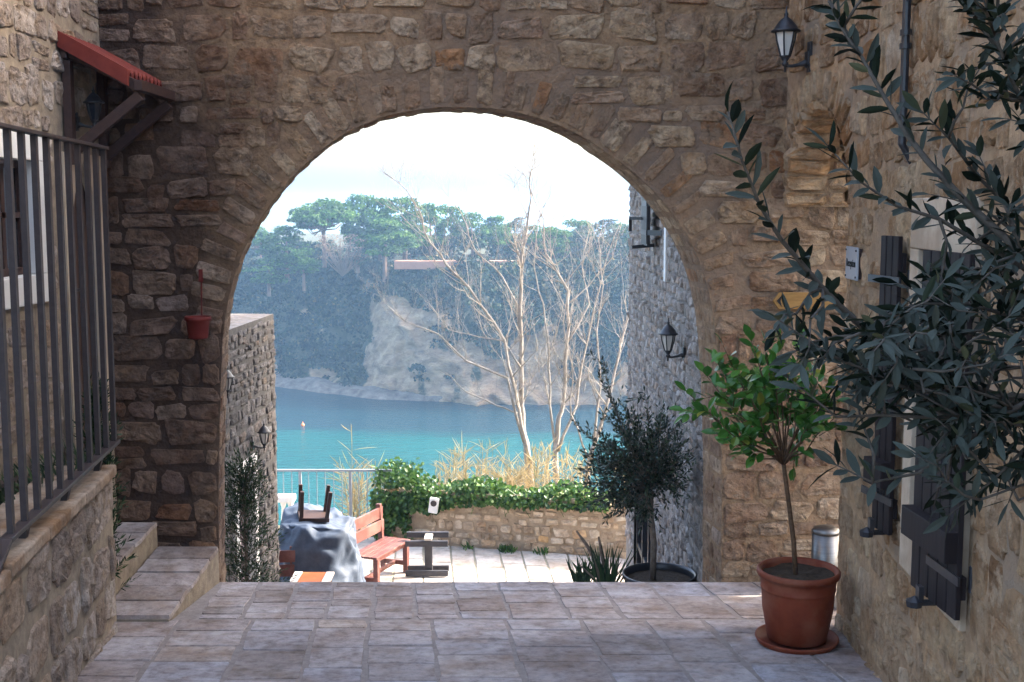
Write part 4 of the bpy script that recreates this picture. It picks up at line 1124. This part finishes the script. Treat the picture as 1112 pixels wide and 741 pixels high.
# slate coloured trestle
tc_ = P(464, 620, 15.4); ts = thing('trestle', (tc_.x, 15.4, FZ), 'dark slate painted wooden trestle just right of the red bench', 'trestle')
for yy in (-.08, .14):
    for z in (.46, .06): mb = MB(); mb.box((0, yy, z + (.06 if yy > 0 and z > .3 else 0)), (.56, .05, .075)); part(mb, 'rail', 'greywood', ts)
mb = MB(); mb.box((.02, .0, .26), (.1, .09, .5)); part(mb, 'post', 'greywood', ts)
mb = MB(); mb.box((.02, .03, .525), (.1, .3, .03)); part(mb, 'cap', 'palewood', ts)
# tarp over stacked furniture
tb = P(346, 632, 14.1)
tpo = V((tb.x, 14.1, FZ)); mb = MB(); nu, nv = 120, 44; vs = []
def tarp_r(a):
    e = 4; c, s = abs(math.cos(a)), abs(math.sin(a)); return ((c / .44) ** e + (s / .55) ** e) ** (-1 / e)
def tarp_top(x, y): return 1.10 + .10 * math.exp(-((x + .22) ** 2 + (y - .1) ** 2) * 16) - .22 * max(0, x + .05) - .05 * math.cos(y * 7) * .6 + .03 * noise.noise(V((x * 4, y * 4, 1)))
for j in range(nv + 1):
    for i in range(nu):
        a = 2 * math.pi * i / nu; r_ = tarp_r(a)
        if j <= 20: u = j / 20; x, y = r_ * u * math.cos(a), r_ * u * math.sin(a); z = tarp_top(x, y)
        else:
            u = (j - 20) / (nv - 20); fl = .02 + .10 * u + .045 * u * math.sin(a * 9 + 1.5 * math.sin(a * 3)) + .03 * math.sin(a * 4 + 2)
            x, y = (r_ + fl * (.3 + u)) * math.cos(a), (r_ + fl * (.3 + u)) * math.sin(a); z = tarp_top(r_ * math.cos(a), r_ * math.sin(a)) * (1 - u) + .03 * u
            z -= .03 * math.sin(u * 3.14) * math.sin(a * 5); x += .02 * noise.noise(V((a * 2, u * 4, 3)))
        q = V((x * 2.6, y * 2.6, z * 2.2)); f1 = abs(noise.noise(q)); f2 = abs(noise.noise(q * 2.3 + V((4, 1, 2))))
        z += (.5 - f1) * .11 - f2 * .04; rr_ = 1 + (.12 - f1) * .25 - f2 * .12 * (j > 16); x *= rr_; y *= rr_
        vs.append((x + tpo.x, y + tpo.y, max(z, .01) + tpo.z))
fs = [(j * nu + i, j * nu + (i + 1) % nu, (j + 1) * nu + (i + 1) % nu, (j + 1) * nu + i) for j in range(nv) for i in range(nu)]
mb.add(vs, fs); o = mb.build('tarpaulin', ['tarp'], loc=tpo, smooth=True); tag(o, 'blue grey plastic tarpaulin draped over stacked garden furniture', 'tarpaulin')
# upturned stool on the tarp
us_ = thing('stool', P(340, 563, 14.1), 'dark brown wooden stool lying upside down on the tarpaulin', 'stool', rz=.35)
mb = MB(); mb.box((0, 0, .03), (.36, .3, .045)); part(mb, 'seat', 'darkwood', us_)
for x_ in (-.15, .15):
    for y_ in (-.12, .12): mb = MB(); mb.beam((x_, y_, .04), (x_ * 1.12, y_ * 1.1, .38), .045, .045, up=(0, 1, 0)); part(mb, 'leg', 'darkwood', us_)
us_.rotation_euler = (math.radians(6), math.radians(5), .25)
# chair at the left, half hidden
ch = thing('chair', (-2.71, 13.28, FZ), 'red brown wooden chair half hidden behind the corner of the low building', 'chair', rz=math.radians(8))
mb = MB(); mb.box((0, 0, .44), (.44, .42, .03)); part(mb, 'seat', 'redwood', ch)
for z in (.66, .83): mb = MB(); mb.box((0, .21, z), (.46, .025, .14)); part(mb, 'back_board', 'redwood', ch)
for x_ in (-.19, .19):
    mb = MB(); mb.box((x_, -.18, .215), (.05, .05, .43)); part(mb, 'leg', 'redwood', ch)
    mb = MB(); mb.box((x_, .235, .47), (.05, .03, .94)); part(mb, 'leg', 'redwood', ch)
# little table below, only its top shows over the crest
tt_ = P(338, 628, 13.0); tab = thing('table', (tt_.x, 13.0, FZ), 'small table with an orange top between two pale boards in front of the tarpaulin', 'table')
hT = tt_.z - FZ + .0
mb = MB(); mb.box((0, 0, hT - .015), (.26, .46, .03)); part(mb, 'top', 'orangewood', tab)
for s_ in (-1, 1): mb = MB(); mb.box((s_ * .18, 0, hT - .01), (.09, .46, .03)); part(mb, 'side_board', 'palewood', tab)
for x_ in (-.18, .18):
    for y_ in (-.18, .18): mb = MB(); mb.box((x_, y_, (hT - .03) / 2), (.04, .04, hT - .03)); part(mb, 'leg', 'darkwood', tab)
# metal fence
fn = thing('fence', (-2.9, 17.1, FZ), 'thin grey metal fence of upright bars above the sea at the terrace edge', 'fence')
ft = P(350, 511, 17.1).z
mb = MB(); mb.beam((-4.6, 17.1, ft), (-1.75, 17.1, ft), .04, .035); part(mb, 'top_rail', 'iron', fn, 0).parent = None
bpy.data.objects.remove(bpy.data.objects['top_rail.002']) if 'top_rail.002' in bpy.data.objects else None
M['fence'] = m_rough('fence_steel', (.20, .22, .25), (.28, .30, .33), 20, 0, 0, .4)
mb = MB(); mb.beam((-4.6, 17.1, ft), (-1.75, 17.1, ft), .04, .03); mb.build('top_rail', ['fence'], fn)
mb = MB(); mb.beam((-4.6, 17.1, FZ + .08), (-1.75, 17.1, FZ + .08), .04, .03); mb.build('bottom_rail', ['fence'], fn)
x = -4.55; i = 0
while x < -1.75:
    mb = MB(); th_ = .04 if i % 6 == 0 else .011
    mb.box((x, 17.1, (ft + FZ) / 2), (th_, th_, ft - FZ - .02)); mb.build('post' if i % 6 == 0 else 'bar', ['fence'], fn)
    x += .122; i += 1
# pale balusters by the fence
bl = thing('balustrade', P(308, 560, 16.4), 'short piece of pale carved balustrade beside the low building', 'balustrade')
bl.location.z = FZ
hB = P(305, 538, 16.4).z - FZ
mb = MB(); mb.box((-.15, 0, hB - .04), (.62, .2, .08)); part(mb, 'handrail', 'white_paint', bl)
for x_ in (-.35, -.18, 0, .1): mb = MB(); mb.lathe([(0, 0), (.06, 0), (.06, .06), (.03, .1), (.055, .3), (.04, .5), (.025, hB - .18), (.05, hB - .1), (.05, hB - .08)], 12, (x_, 0, 0)); part(mb, 'baluster', 'white_paint', bl, 0, True)

# low wall, ivy, box
lw0, lw1 = V((-1.95, 17.05, 0)), V((3.2, 15.75, 0)); Sq = (lw1 - lw0).normalized(); Nq = V((Sq.y, -Sq.x, 0)); LQ = (lw1 - lw0).length
if Nq.y > 0: Nq = -Nq
WZ = -1.60; mb = MB(); panel(mb, lw0, Sq, 0, LQ, FZ, WZ)
b4 = -Nq * .35
mb.add([lw0 + Z * WZ, lw1 + Z * WZ, lw1 + Z * WZ + b4, lw0 + Z * WZ + b4], [(0, 1, 2, 3)]); mb.add([lw0 + Z * FZ, lw0 + Z * WZ, lw0 + Z * WZ + b4, lw0 + Z * FZ + b4], [(0, 1, 2, 3)])
mb.add([lw0 + b4 + Z * FZ, lw1 + b4 + Z * FZ, lw1 + b4 + Z * WZ, lw0 + b4 + Z * WZ], [(0, 1, 2, 3)])
rubble(mb, lw0, Sq, Nq, FZ + .01, WZ + .01, lambda t: [(0, LQ)], (.08, .17), (.1, .28), .02, .02, 1, 2, .08, 3, .02)
o = mb.build('low_wall', ['low_mortar', 'low_stone'], loc=(lw0.x, lw0.y, FZ)); tag(o, 'low honey coloured stone wall closing the sunny lower terrace', 'wall')
iv = MB()
for k in range(5200):
    s = R.random() ** 1.15 * 3.45; hgt = .16 + .08 * math.sin(s * 5) + (.12 if s < .6 else 0)
    if R.random() < .25: s = R.uniform(0, .85)
    drop = (.62 if s < .55 else (.30 - .1 * s if s < 1.2 else .12 - .02 * s)) * (1 + .5 * noise.noise(V((s * 4, 0, 0))))
    z = WZ + R.uniform(-max(.05, drop), hgt); d = R.uniform(-.40, .10) if z > WZ else R.uniform(.0, .13)
    if s < .6 and z > WZ: z += .12 * R.random()
    p = lw0 + Sq * (s - .05) + Nq * d + Z * z
    leaf(iv, p, rv() + V((0, 0, -.3)), Nq * .8 + rv() * .7 + Z * .5, R.uniform(.045, .085), R.uniform(.04, .065), curl=.1)
for k in range(26):
    s = R.random() * 3.2; p = lw0 + Sq * s + Nq * .06 + Z * (WZ + .05); q = p + Sq * R.uniform(-.3, .3) + Nq * .1 + Z * R.uniform(-.35, .2)
    iv.tube([p, p.lerp(q, .5) + Z * .05, q], .004, 4)
o = iv.build('ivy', ['ivy'], loc=(lw0.x, lw0.y, WZ)); tag(o, 'thick green ivy spilling over the top and left end of the low wall', 'ivy')
bp = P(471, 549, 16.65); bx = thing('meter_box', bp, 'small white box with a dark oval window hanging askew on the low wall', 'box')
mb = MB(); mb.box((0, 0, 0), (.13, .06, .22)); part(mb, 'case', 'white_paint', bx, .008)
mb = MB(); mb.lathe([(0, 0), (.045, 0), (.045, .006), (0, .006)], 20); o = mb.build('window', ['black'], None); o.parent = bx; o.rotation_euler = (math.pi / 2, 0, 0); o.location = (0, -.028, .035)
bx.rotation_euler = (0, math.radians(8), math.radians(-10))
# weeds at the wall foot
wd_ = MB()
for cx_, n_ in ((510, 12), (552, 60), (588, 18), (462, 12)):
    b_ = P(cx_, 600, 16.6); 
    for k in range(n_):
        p = V((b_.x + R.gauss(0, .05), lw0.y + (b_.x - lw0.x) * Sq.y / Sq.x - .06 - abs(R.gauss(0, .06)), FZ + .01)); leaf(wd_, p, Z + rv() * .8, V((0, -1, 0)) + rv() * .4, R.uniform(.04, .14), .025)
tag(wd_.build('weeds', ['ivy']), 'weeds growing at the foot of the low wall', kind='stuff')

# reeds behind the wall
rd = MB()
def reed(x, y, h, lean, fan):
    b = V((x, y, bank_z(x, y) - .1)); t = b + V((lean, R.uniform(-.1, .1), h)); mid = b.lerp(t, .5) + rv() * .03
    rd.tube([b, mid, t], [.008, .006, .003], 4)
    for k in range(R.randint(5, 9)):
        u = R.uniform(.25, .95); p = b.lerp(t, u); d = V((R.uniform(-1, 1), R.uniform(-.4, .4), R.uniform(.1, .9)))
        leaf(rd, p, d, V((0, -1, .3)) + rv() * .5, R.uniform(.2, .42), .012, curl=R.uniform(.1, .6))
    if fan:
        for k in range(26): leaf(rd, t - Z * R.uniform(0, .28), V((R.gauss(0, .35), R.gauss(0, .3), 1)), rv(), R.uniform(.06, .13), .012, simple=True)
for k in range(135):
    u = R.random()
    x = R.choice([R.gauss(-.75, .35), R.gauss(.05, .3), R.gauss(.6, .4), R.uniform(-1.5, 1.5), R.gauss(-.9, .2)])
    y = R.uniform(17.6, 18.7); prof = 1.25 + .35 * math.exp(-((x + .55) / .35) ** 2) + .2 * math.exp(-((x - .6) / .3) ** 2) - .4 * (x < -1.2)
    reed(x, y, prof * R.uniform(.62, 1.0), R.gauss(0, .14), R.random() < .22)
for k in range(22): reed(R.gauss(-2.35, .14), R.uniform(17.4, 17.9), R.uniform(.7, 1.25), R.gauss(0, .12), False)
reed(-2.38, 17.6, 1.75, .0, False)
tag(rd.build('reeds', ['reed']), 'dry golden reeds and grasses growing behind the low wall', kind='stuff')

# ------------------------------------------------------------------ bare trees
def bare_tree(label, mains, Yt, seed):
    rr = random.Random(seed); base = P(*mains[0][0][0], Yt); base.z = bank_z(base.x, Yt) - .1
    t = thing('bare_tree', base, label, 'tree', 'leafless trees behind the low wall'); tr = MB(); br = MB()
    def r_v(): return V((rr.gauss(0, 1), rr.gauss(0, 1), rr.gauss(0, 1))).normalized()
    def grow(p, d, L, r, lvl):
        n = 4; pts = [p]; q = p; dd = d.copy()
        for i in range(n):
            dd = (dd + r_v() * .2 + Z * .16).normalized(); q = q + dd * L / n; pts.append(q)
        br.tube(pts, [r * (1 - .75 * i / n) for i in range(n + 1)], 5)
        if lvl > 0:
            for k in range(rr.randint(2, 4)):
                i = rr.randint(1, n); d2 = (dd + r_v() * .75).normalized(); grow(pts[i], d2, L * rr.uniform(.45, .7), r * .5, lvl - 1)
    for mi, (px, r0, r1, y0, y1) in enumerate(mains):
        n = len(px); pts = [P(x, y, y0 + (y1 - y0) * i / (n - 1)) for i, (x, y) in enumerate(px)]
        if mi == 0: pts[0] = base
        fine = []
        for a, b in zip(pts, pts[1:]):
            for k in range(3): fine.append(a.lerp(b, k / 3) + (V((rr.gauss(0, .012), rr.gauss(0, .012), 0)) if k else V()))
        fine.append(pts[-1]); m_ = len(fine); rad = [(r0 + (r1 - r0) * (i / (m_ - 1)) ** .6) * .8 for i in range(m_)]
        (tr if mi == 0 else br).tube(fine, rad, 8)
        for i in range(3, m_):
            if fine[i].z < -.8: continue
            for _ in range(rr.choice((0, 1, 2, 2, 3))):
                d = (fine[i] - fine[i - 1]).normalized(); dd = (d * .6 + r_v() * .8); dd.z = abs(dd.z) * .8 + .15
                grow(fine[i], dd.normalized(), rr.uniform(.4, 1.1) * (1 - .3 * i / m_), min(rad[i] * .45, .012), 2)
    tr.build('trunk', ['palebark'], t, smooth=True); br.build('branch', ['palebark'], t, smooth=True)
bare_tree('tall bare pale tree with a crooked trunk, the leftmost behind the low wall', [
 ([(583, 540), (575, 510), (568, 470), (566, 440), (566, 367), (566, 316), (566, 280), (572, 250), (577, 215), (577, 185)], .105, .012, 19, 19.2),
 ([(577, 505), (566, 462), (556, 410), (548, 370), (509, 312), (484, 287), (462, 254), (456, 230), (440, 205), (418, 188)], .05, .008, 19, 18.5),
 ([(569, 480), (551, 411), (506, 392), (476, 363), (440, 349), (418, 330)], .035, .006, 19, 18.7),
 ([(566, 450), (538, 440), (505, 425), (480, 403)], .022, .006, 19, 18.8),
 ([(566, 400), (546, 370), (520, 366), (487, 358), (466, 330)], .025, .006, 19, 19.5),
 ([(566, 340), (545, 300), (515, 270), (500, 230), (480, 205)], .025, .005, 19.1, 19.6)], 19, 3)
bare_tree('bare pale tree with two straight rods, middle one behind the low wall', [
 ([(606, 540), (603, 500), (606, 460), (611, 440), (615, 374), (617, 316), (605, 295), (593, 276), (591, 239), (568, 186)], .085, .008, 19.6, 19.8),
 ([(604, 500), (597, 440), (596, 380), (590, 330), (580, 290), (585, 240), (600, 200)], .035, .006, 19.6, 20),
 ([(606, 490), (626, 440), (637, 374), (648, 325), (659, 279), (673, 245)], .04, .006, 19.6, 19.4),
 ([(615, 374), (640, 330), (632, 290), (640, 250), (634, 210)], .025, .005, 19.7, 20.1),
 ([(617, 330), (640, 310), (665, 280), (676, 240)], .02, .005, 19.7, 20.2)], 19.6, 11)
bare_tree('slanting bare pale tree, rightmost behind the low wall next to the building', [
 ([(628, 545), (640, 500), (650, 470), (659, 440), (673, 381), (682, 345), (690, 300)], .075, .01, 18.6, 18.9),
 ([(645, 480), (652, 420), (648, 360), (655, 310), (650, 260), (660, 220)], .03, .006, 18.6, 18.9),
 ([(640, 500), (620, 450), (622, 400), (612, 350), (618, 300)], .025, .006, 18.6, 18.4)], 18.6, 23)

# ------------------------------------------------------------------ headland across the bay
def water_y(x): return 135 + max(0, -5 - x) * .72 + max(0, x - 20) * .2
def cliff_pt(x, v):                      # v: 0 waterline .. 1 plateau edge
    rock = max(0, min(1, (x + 19) / 5)) * max(0, min(1, (26 - x) / 10))
    k1 = .55                             # rock face then slope
    top = -4.6 - 1.2 * max(0, min(1, (-14 - x) / 10))
    if v < .5: zz = SEA - .3 + (v / .5) * (top - SEA) * (.35 + .25 * rock); yy = (v / .5) * (6.5 - 4.0 * rock)
    else:
        z5 = SEA - .3 + (top - SEA) * (.35 + .25 * rock); y5 = 6.5 - 4.0 * rock
        zz = z5 + (top - z5) * ((v - .5) / .5) ** .8; yy = y5 + (v - .5) / .5 * 9
    p = V((x, water_y(x) + yy, zz))
    k = 1 - abs(2 * v - 1) * .3
    p.y += 3.2 * abs(noise.noise(V((x * .2 + v * 2, v * 3.5, 2)))) + 1.3 * noise.noise(V((x * .4, v * 6, 5))) + .8 * noise.noise(V((x * 1.1, v * 16, 8))) + .5 * noise.noise(V((x * 2.3, v * 34, 1)))
    p.z += .5 * noise.noise(V((x * .3, v * 3, 9))) * (v > .05)
    return p
mb = MB(); nx, nv = 260, 56; vs = []
for j in range(nv + 1):
    for i in range(nx + 1): vs.append(cliff_pt(-70 + 130 * i / nx, j / nv))
for i in range(nx + 1): x = -70 + 130 * i / nx; vs.append((x, water_y(x) + 110, -3.5))
fs = []; mi = []
def is_rock(x, v, raw=False):
    n = noise.noise(V((x * .16, v * 3, 4))) + .6 * noise.noise(V((x * .5, v * 7, 2)))
    base = -.55
    if -19 < x < 9: base = .42 - 1.5 * max(0, v - .40 + .012 * (x + 10)) * 1.6 
    if x <= -19: base = -.35 + (.5 if v < .22 else 0)
    if x >= 9: base = .1 - v
    return (n + base > .12) if not raw else n + base - .12
for j in range(nv + 1):
    for i in range(nx):
        a = j * (nx + 1) + i; fs.append((a, a + 1, a + nx + 2, a + nx + 1)); x = -70 + 130 * i / nx
mb.add(vs, fs)
M['cliff'] = m_rough('cliff_rock', (.20, .155, .11), (.50, .40, .28), .35, 1, .5, .95, (.16, .14, .12), .12, stretch=(1, 1, .55))
M['cliff_green'] = m_rough('cliff_scrub_ground', (.03, .045, .02), (.10, .10, .055), .8, .8, .3)
m, nt, b = mat('cliff_mixed')
at = N(nt, 'ShaderNodeAttribute', attribute_name='rockiness'); nn_ = noise_n(nt, .55, 8, .75)
ma = N(nt, 'ShaderNodeMath', operation='MULTIPLY_ADD'); nt.links.new(nn_.outputs[0], ma.inputs[0]); ma.inputs[1].default_value = 1.3; nt.links.new(at.outputs['Fac'], ma.inputs[2])
mr = N(nt, 'ShaderNodeMapRange'); nt.links.new(ma.outputs[0], mr.inputs[0]); mr.inputs[1].default_value = .55; mr.inputs[2].default_value = .8
nr_ = noise_n(nt, .5, 10, .72, stretch=(.5, 1, 1.6)); rk = ramp(nt, [(.3, (.13, .085, .055)), (.5, (.38, .255, .15)), (.72, (.62, .44, .26))]); nt.links.new(nr_.outputs[0], rk.inputs[0])
gr = ramp(nt, [(.3, (.02, .035, .016)), (.7, (.09, .09, .05))]); nt.links.new(nn_.outputs[0], gr.inputs[0])
nt.links.new(mixc(nt, mr.outputs[0], gr.outputs[0], rk.outputs[0]), b.inputs['Base Color']); b.inputs['Roughness'].default_value = .95
bump(nt, b, nr_.outputs[0], 1, 1.2); M['cliff_mixed'] = m
hd_ = mb.build('headland', ['cliff_mixed'], smooth=True); struct(hd_)
at_ = hd_.data.attributes.new('rockiness', 'FLOAT', 'POINT')
at_.data.foreach_set('value', [max(-1, min(1, is_rock(-70 + 130 * (k % (nx + 1)) / nx, (k // (nx + 1)) / nv, True) * 2.2)) if k < (nx + 1) * (nv + 1) else -1 for k in range(len(mb.v))])
# low shelf of rock at the water
mb = MB(); vs = []; nx2 = 60
for j in range(7):
    for i in range(nx2 + 1):
        x = -46 + 64 * i / nx2; v = j / 6
        y = water_y(x) - (4.5 if x < -16 else max(-2.5, 4.5 - (x + 16) * .6)) * (1 - v) - 1.2 * noise.noise(V((x * .25, 1, 1))) + 2 * v
        z = SEA - .3 + (0 if j == 0 else (.9 + .7 * noise.noise(V((x * .35, v * 3, 6)))) * min(1, v * 3))
        vs.append((x, y, z))
mb.add(vs, [(j * (nx2 + 1) + i, j * (nx2 + 1) + i + 1, (j + 1) * (nx2 + 1) + i + 1, (j + 1) * (nx2 + 1) + i) for j in range(6) for i in range(nx2)])
M['shore'] = m_rough('shore_rock', (.05, .042, .036), (.21, .18, .15), .8, 1, .5)
struct(mb.build('shore_rocks', ['shore'], smooth=True))
# scrub over the cliff
sb = MB()
def clump(mb_, c, r, n, size, m=0, flat=.7):
    for k in range(n):
        d = rv(); p = c + V((d.x * r, d.y * r, abs(d.z) * r * flat - .1 * r)) * R.uniform(.6, 1.05)
        a = rv(); b = a.cross(d).normalized() if R.random() < .6 else rv()
        s_ = size * R.uniform(.6, 1.3)
        mb_.add([p - a * s_ / 2, p + b * s_ / 2, p + a * s_ / 2, p - b * s_ / 2], [(0, 1, 2, 3)], m)
cnt = 0
while cnt < 1700:
    x = R.uniform(-48, 24); v = R.random() ** .8
    if is_rock(x, v, True) > R.gauss(-.02, .06) or v < .06: continue
    p = cliff_pt(x, v); r_ = R.uniform(.6, 1.9) * (1.0 if v > .4 else .8)
    clump(sb, p, r_, int(26 + 22 * r_), .42); cnt += 1
for k in range(160):
    x = R.uniform(-46, 24); p = cliff_pt(x, .99) + V((0, R.uniform(0, 5), .2))
    if -17 < x < 4: p.z -= 1.0
    clump(sb, p, R.uniform(.7, 1.6), 44, .42)
for k in range(150):
    x = R.uniform(-46, 24); p = cliff_pt(x, .99) + V((0, R.uniform(6, 22), R.uniform(0, 2.6))); clump(sb, p, R.uniform(1.2, 2.3), 90, .5)
tag(sb.build('scrub', ['scrub']), 'dense dark scrub covering the cliffs across the bay', kind='stuff')
# pines: prototypes
def pine_proto(kind, seed):
    global R
    keep = R; R = random.Random(seed)
    cr = MB(); tk = MB()
    if kind == 'pine':                   # unit: height 1, crown radius .45
        tk.tube([(0, 0, -.1), (.02, 0, .2), (-.01, .01, .45), (.02, 0, .75)], [.03, .026, .02, .01], 6)
        for k in range(36):
            a = R.uniform(0, 6.28); rr_ = math.sqrt(R.random()) * .36; z = .50 + .38 * (1 - (rr_ / .4) ** 2) * R.random() + R.uniform(-.08, .06)
            c = V((math.cos(a) * rr_, math.sin(a) * rr_, z)); tk.tube([(0, 0, .4 + .1 * R.random()), V((c.x * .6, c.y * .6, z - .1)), c], [.012, .008, .004], 4)
            clump(cr, c, R.uniform(.11, .18), 150, .04, flat=.65)
    elif kind == 'bushy':
        tk.tube([(0, 0, -.1), (0, 0, .3), (.02, 0, .7)], [.035, .03, .01], 6)
        for k in range(30):
            a = R.uniform(0, 6.28); z = R.uniform(.28, .92); rr_ = .36 * math.sin(math.pi * min(1, (z - .12) / .88)) * R.random() ** .5
            clump(cr, V((math.cos(a) * rr_, math.sin(a) * rr_, z)), R.uniform(.12, .18), 140, .04)
    elif kind == 'cypress':
        tk.tube([(0, 0, -.1), (0, 0, .3)], .03, 5)
        for k in range(20):
            z = .06 + .88 * k / 20; clump(cr, V((R.gauss(0, .015), R.gauss(0, .015), z)), .12 * math.sin(math.pi * (z * .8 + .18)) + .02, 60, .03, flat=1.2)
    elif kind == 'dry':
        for k in range(60):
            a = R.uniform(0, 6.28); e_ = V((math.cos(a) * R.random() * .5, math.sin(a) * R.random() * .5, R.uniform(.4, .95))); tk.tube([(0, 0, 0), e_ * .5 + rv() * .05, e_], [.012, .006, .003], 4)
            clump(cr, e_, .09, 30, .018)
    R = keep
    mm = {'pine': 'pine', 'bushy': 'pine', 'cypress': 'cypress', 'dry': 'twiggy'}[kind]
    return cr, tk, mm
protos = {}
for kind, nvar in (('pine', 3), ('bushy', 2), ('cypress', 1), ('dry', 1)):
    for v in range(nvar):
        cr, tk, mm = pine_proto(kind, 40 + v * 7 + len(kind)); lst = []
        for nm, mbb, mt in (('crown', cr, mm), ('trunk', tk, 'pinebark')):
            me = bpy.data.meshes.new(nm); me.from_pydata(mbb.v, [], mbb.f); me.materials.append(M[mt]); me.update(); lst.append((nm, me))
        protos[(kind, v)] = lst
trees = [  # px centre, top y, base y, width px, kind, depth, label
 (352, 206, 283, 66, 'pine', 158, 'umbrella pine standing highest at the left end of the headland'),
 (312, 243, 300, 54, 'bushy', 156, 'rounded pine lowest and farthest left on the headland'),
 (283, 240, 290, 26, 'pine', 178, 'tiny distant pine just inside the left curve of the arch'),
 (390, 208, 285, 40, 'bushy', 166, 'narrow pine top peeping up behind the tall umbrella pine'),
 (413, 210, 290, 48, 'bushy', 160, 'pine right of the tall umbrella pine'),
 (440, 211, 290, 58, 'bushy', 157, 'big leafy pine left of the pink terrace'),
 (418, 235, 300, 58, 'bushy', 152, 'broad dark tree in front of the big pines'),
 (388, 243, 292, 24, 'cypress', 154, 'blunt little cypress between the pines left of the terrace'),
 (372, 253, 300, 60, 'dry', 151, 'brown leafless bush on the cliff edge below the pines'),
 (468, 218, 285, 48, 'bushy', 160, 'pine directly above the left part of the pink terrace'),
 (490, 220, 286, 40, 'bushy', 165, 'light green pine behind the pink terrace'),
 (513, 228, 286, 36, 'bushy', 162, 'pine above the middle of the pink terrace'),
 (536, 232, 286, 34, 'bushy', 164, 'round pine above the right end of the pink terrace'),
 (564, 232, 290, 26, 'cypress', 160, 'dark cypress behind the leftmost bare trunk'),
 (550, 240, 288, 34, 'bushy', 170, 'low tree left of the dark cypress'),
 (590, 238, 292, 48, 'pine', 160, 'wide pine between the bare trunks'),
 (606, 246, 300, 40, 'bushy', 156, 'low dark tree below the wide pine'),
 (632, 242, 292, 34, 'cypress', 162, 'dark cypress near the right group of bare branches'),
 (628, 236, 290, 40, 'bushy', 168, 'pale pine far back on the right'),
 (660, 234, 292, 46, 'cypress', 158, 'thick cypress close to the right building edge'),
 (676, 240, 295, 40, 'bushy', 162, 'tree touching the edge of the right building'),
 (696, 236, 295, 46, 'bushy', 158, 'rightmost tree of the headland behind the building corner'),
 (330, 268, 312, 40, 'bushy', 152, 'low tree on the slope under the rounded left pine'),
 (292, 278, 318, 44, 'bushy', 154, 'low tree on the slope at the left end of the headland'),
]
for i, (cx_, ty, by, wpx, kind, yy, lab) in enumerate(trees):
    b_ = P(cx_, by, yy); tp_ = P(cx_, ty, yy); h = tp_.z - b_.z; wdt = wpx * 1.32 * yy / F
    v = i % {'pine': 3, 'bushy': 2, 'cypress': 1, 'dry': 1}[kind]
    nm = {'pine': 'pine_tree', 'bushy': 'broad_tree', 'cypress': 'cypress', 'dry': 'dry_bush'}[kind]
    t = thing(nm, b_, lab, {'cypress': 'cypress', 'dry': 'bush'}.get(kind, 'tree'), 'trees on the headland', rz=R.uniform(0, 6))
    rs_ = {'pine': .48, 'bushy': .46, 'cypress': .16, 'dry': .55}[kind]; top_ = {'pine': .98, 'bushy': 1.02, 'cypress': 1.02, 'dry': 1.0}[kind]
    t.scale = (wdt / 2 / rs_, wdt / 2 / rs_, h / top_)
    for n_, me in protos[(kind, v)]:
        o = bpy.data.objects.new(n_, me); C.objects.link(o); o.parent = t
# pink terrace wall on the headland
mb = MB(); p0, p1 = P(428, 290, 148), P(572, 290, 148); zt2 = P(500, 282, 148).z
mb.box(((p0.x + p1.x) / 2, 149.5, (p0.z + zt2) / 2 - .25), (p1.x - p0.x, 3, zt2 - p0.z + .1))
t = thing('belvedere', ((p0.x + p1.x) / 2, 150, p0.z), 'long flat pinkish lookout terrace among the pines on the headland', 'terrace')
mb.build('platform', ['terrace_wall'], t)
mb = MB(); mb.beam((p0.x, 148.1, zt2 + .6), (p1.x, 148.1, zt2 + .6), .05, .05)
xx = p0.x
while xx <= p1.x: mb.box((xx, 148.1, zt2 + .3), (.07, .07, .6)); xx += 1.0
mb.build('railing', ['darkwood'], t)
# far hills
def hill(name, Yh, pts, matn):
    mb = MB(); vs = []; n = len(pts)
    for i, (px, py) in enumerate(pts):
        p = P(px, py, Yh); vs += [(p.x, Yh - 120, SEA), (p.x, Yh, p.z), (p.x, Yh + 260, SEA)]
    fs = []
    for i in range(n - 1): a = i * 3; fs += [(a, a + 3, a + 4, a + 1), (a + 1, a + 4, a + 5, a + 2)]
    mb.add(vs, fs); struct(mb.build(name, [matn], smooth=True))
hill('far_hill', 900, [(120, 250), (180, 236), (230, 228), (265, 222), (290, 217), (315, 213), (335, 212), (352, 217), (375, 228), (400, 240), (420, 250)], 'cliff_green')
# buoy
bz = P(317, 465, 116); mb = MB(); mb.lathe([(0, -.3), (.3, -.2), (.42, 0), (.3, .25), (.1, .4), (.08, .7), (0, .72)], 14, (0, 0, 0))
o = mb.build('buoy', ['buoy'], None, smooth=True); o.location = (bz.x, 122, SEA + .1); o.scale = (.5, .5, .5); tag(o, 'tiny orange buoy afloat on the bay left of centre', 'buoy')

# ------------------------------------------------------------------ haze
m = bpy.data.materials.new('haze'); m.use_nodes = True; nt = m.node_tree; nt.nodes.clear()
out = nt.nodes.new('ShaderNodeOutputMaterial'); pv = nt.nodes.new('ShaderNodeVolumePrincipled')
pv.inputs['Color'].default_value = (.36, .63, 1, 1); pv.inputs['Density'].default_value = .00068; pv.inputs['Anisotropy'].default_value = .2
nt.links.new(pv.outputs[0], out.inputs['Volume']); M['haze'] = m
mb = MB(); mb.box((0, 1480, -3), (6600, 3300, 38)); o = mb.build('haze', ['haze']); o['kind'] = 'stuff'; o['label'] = 'thin blue sea haze'
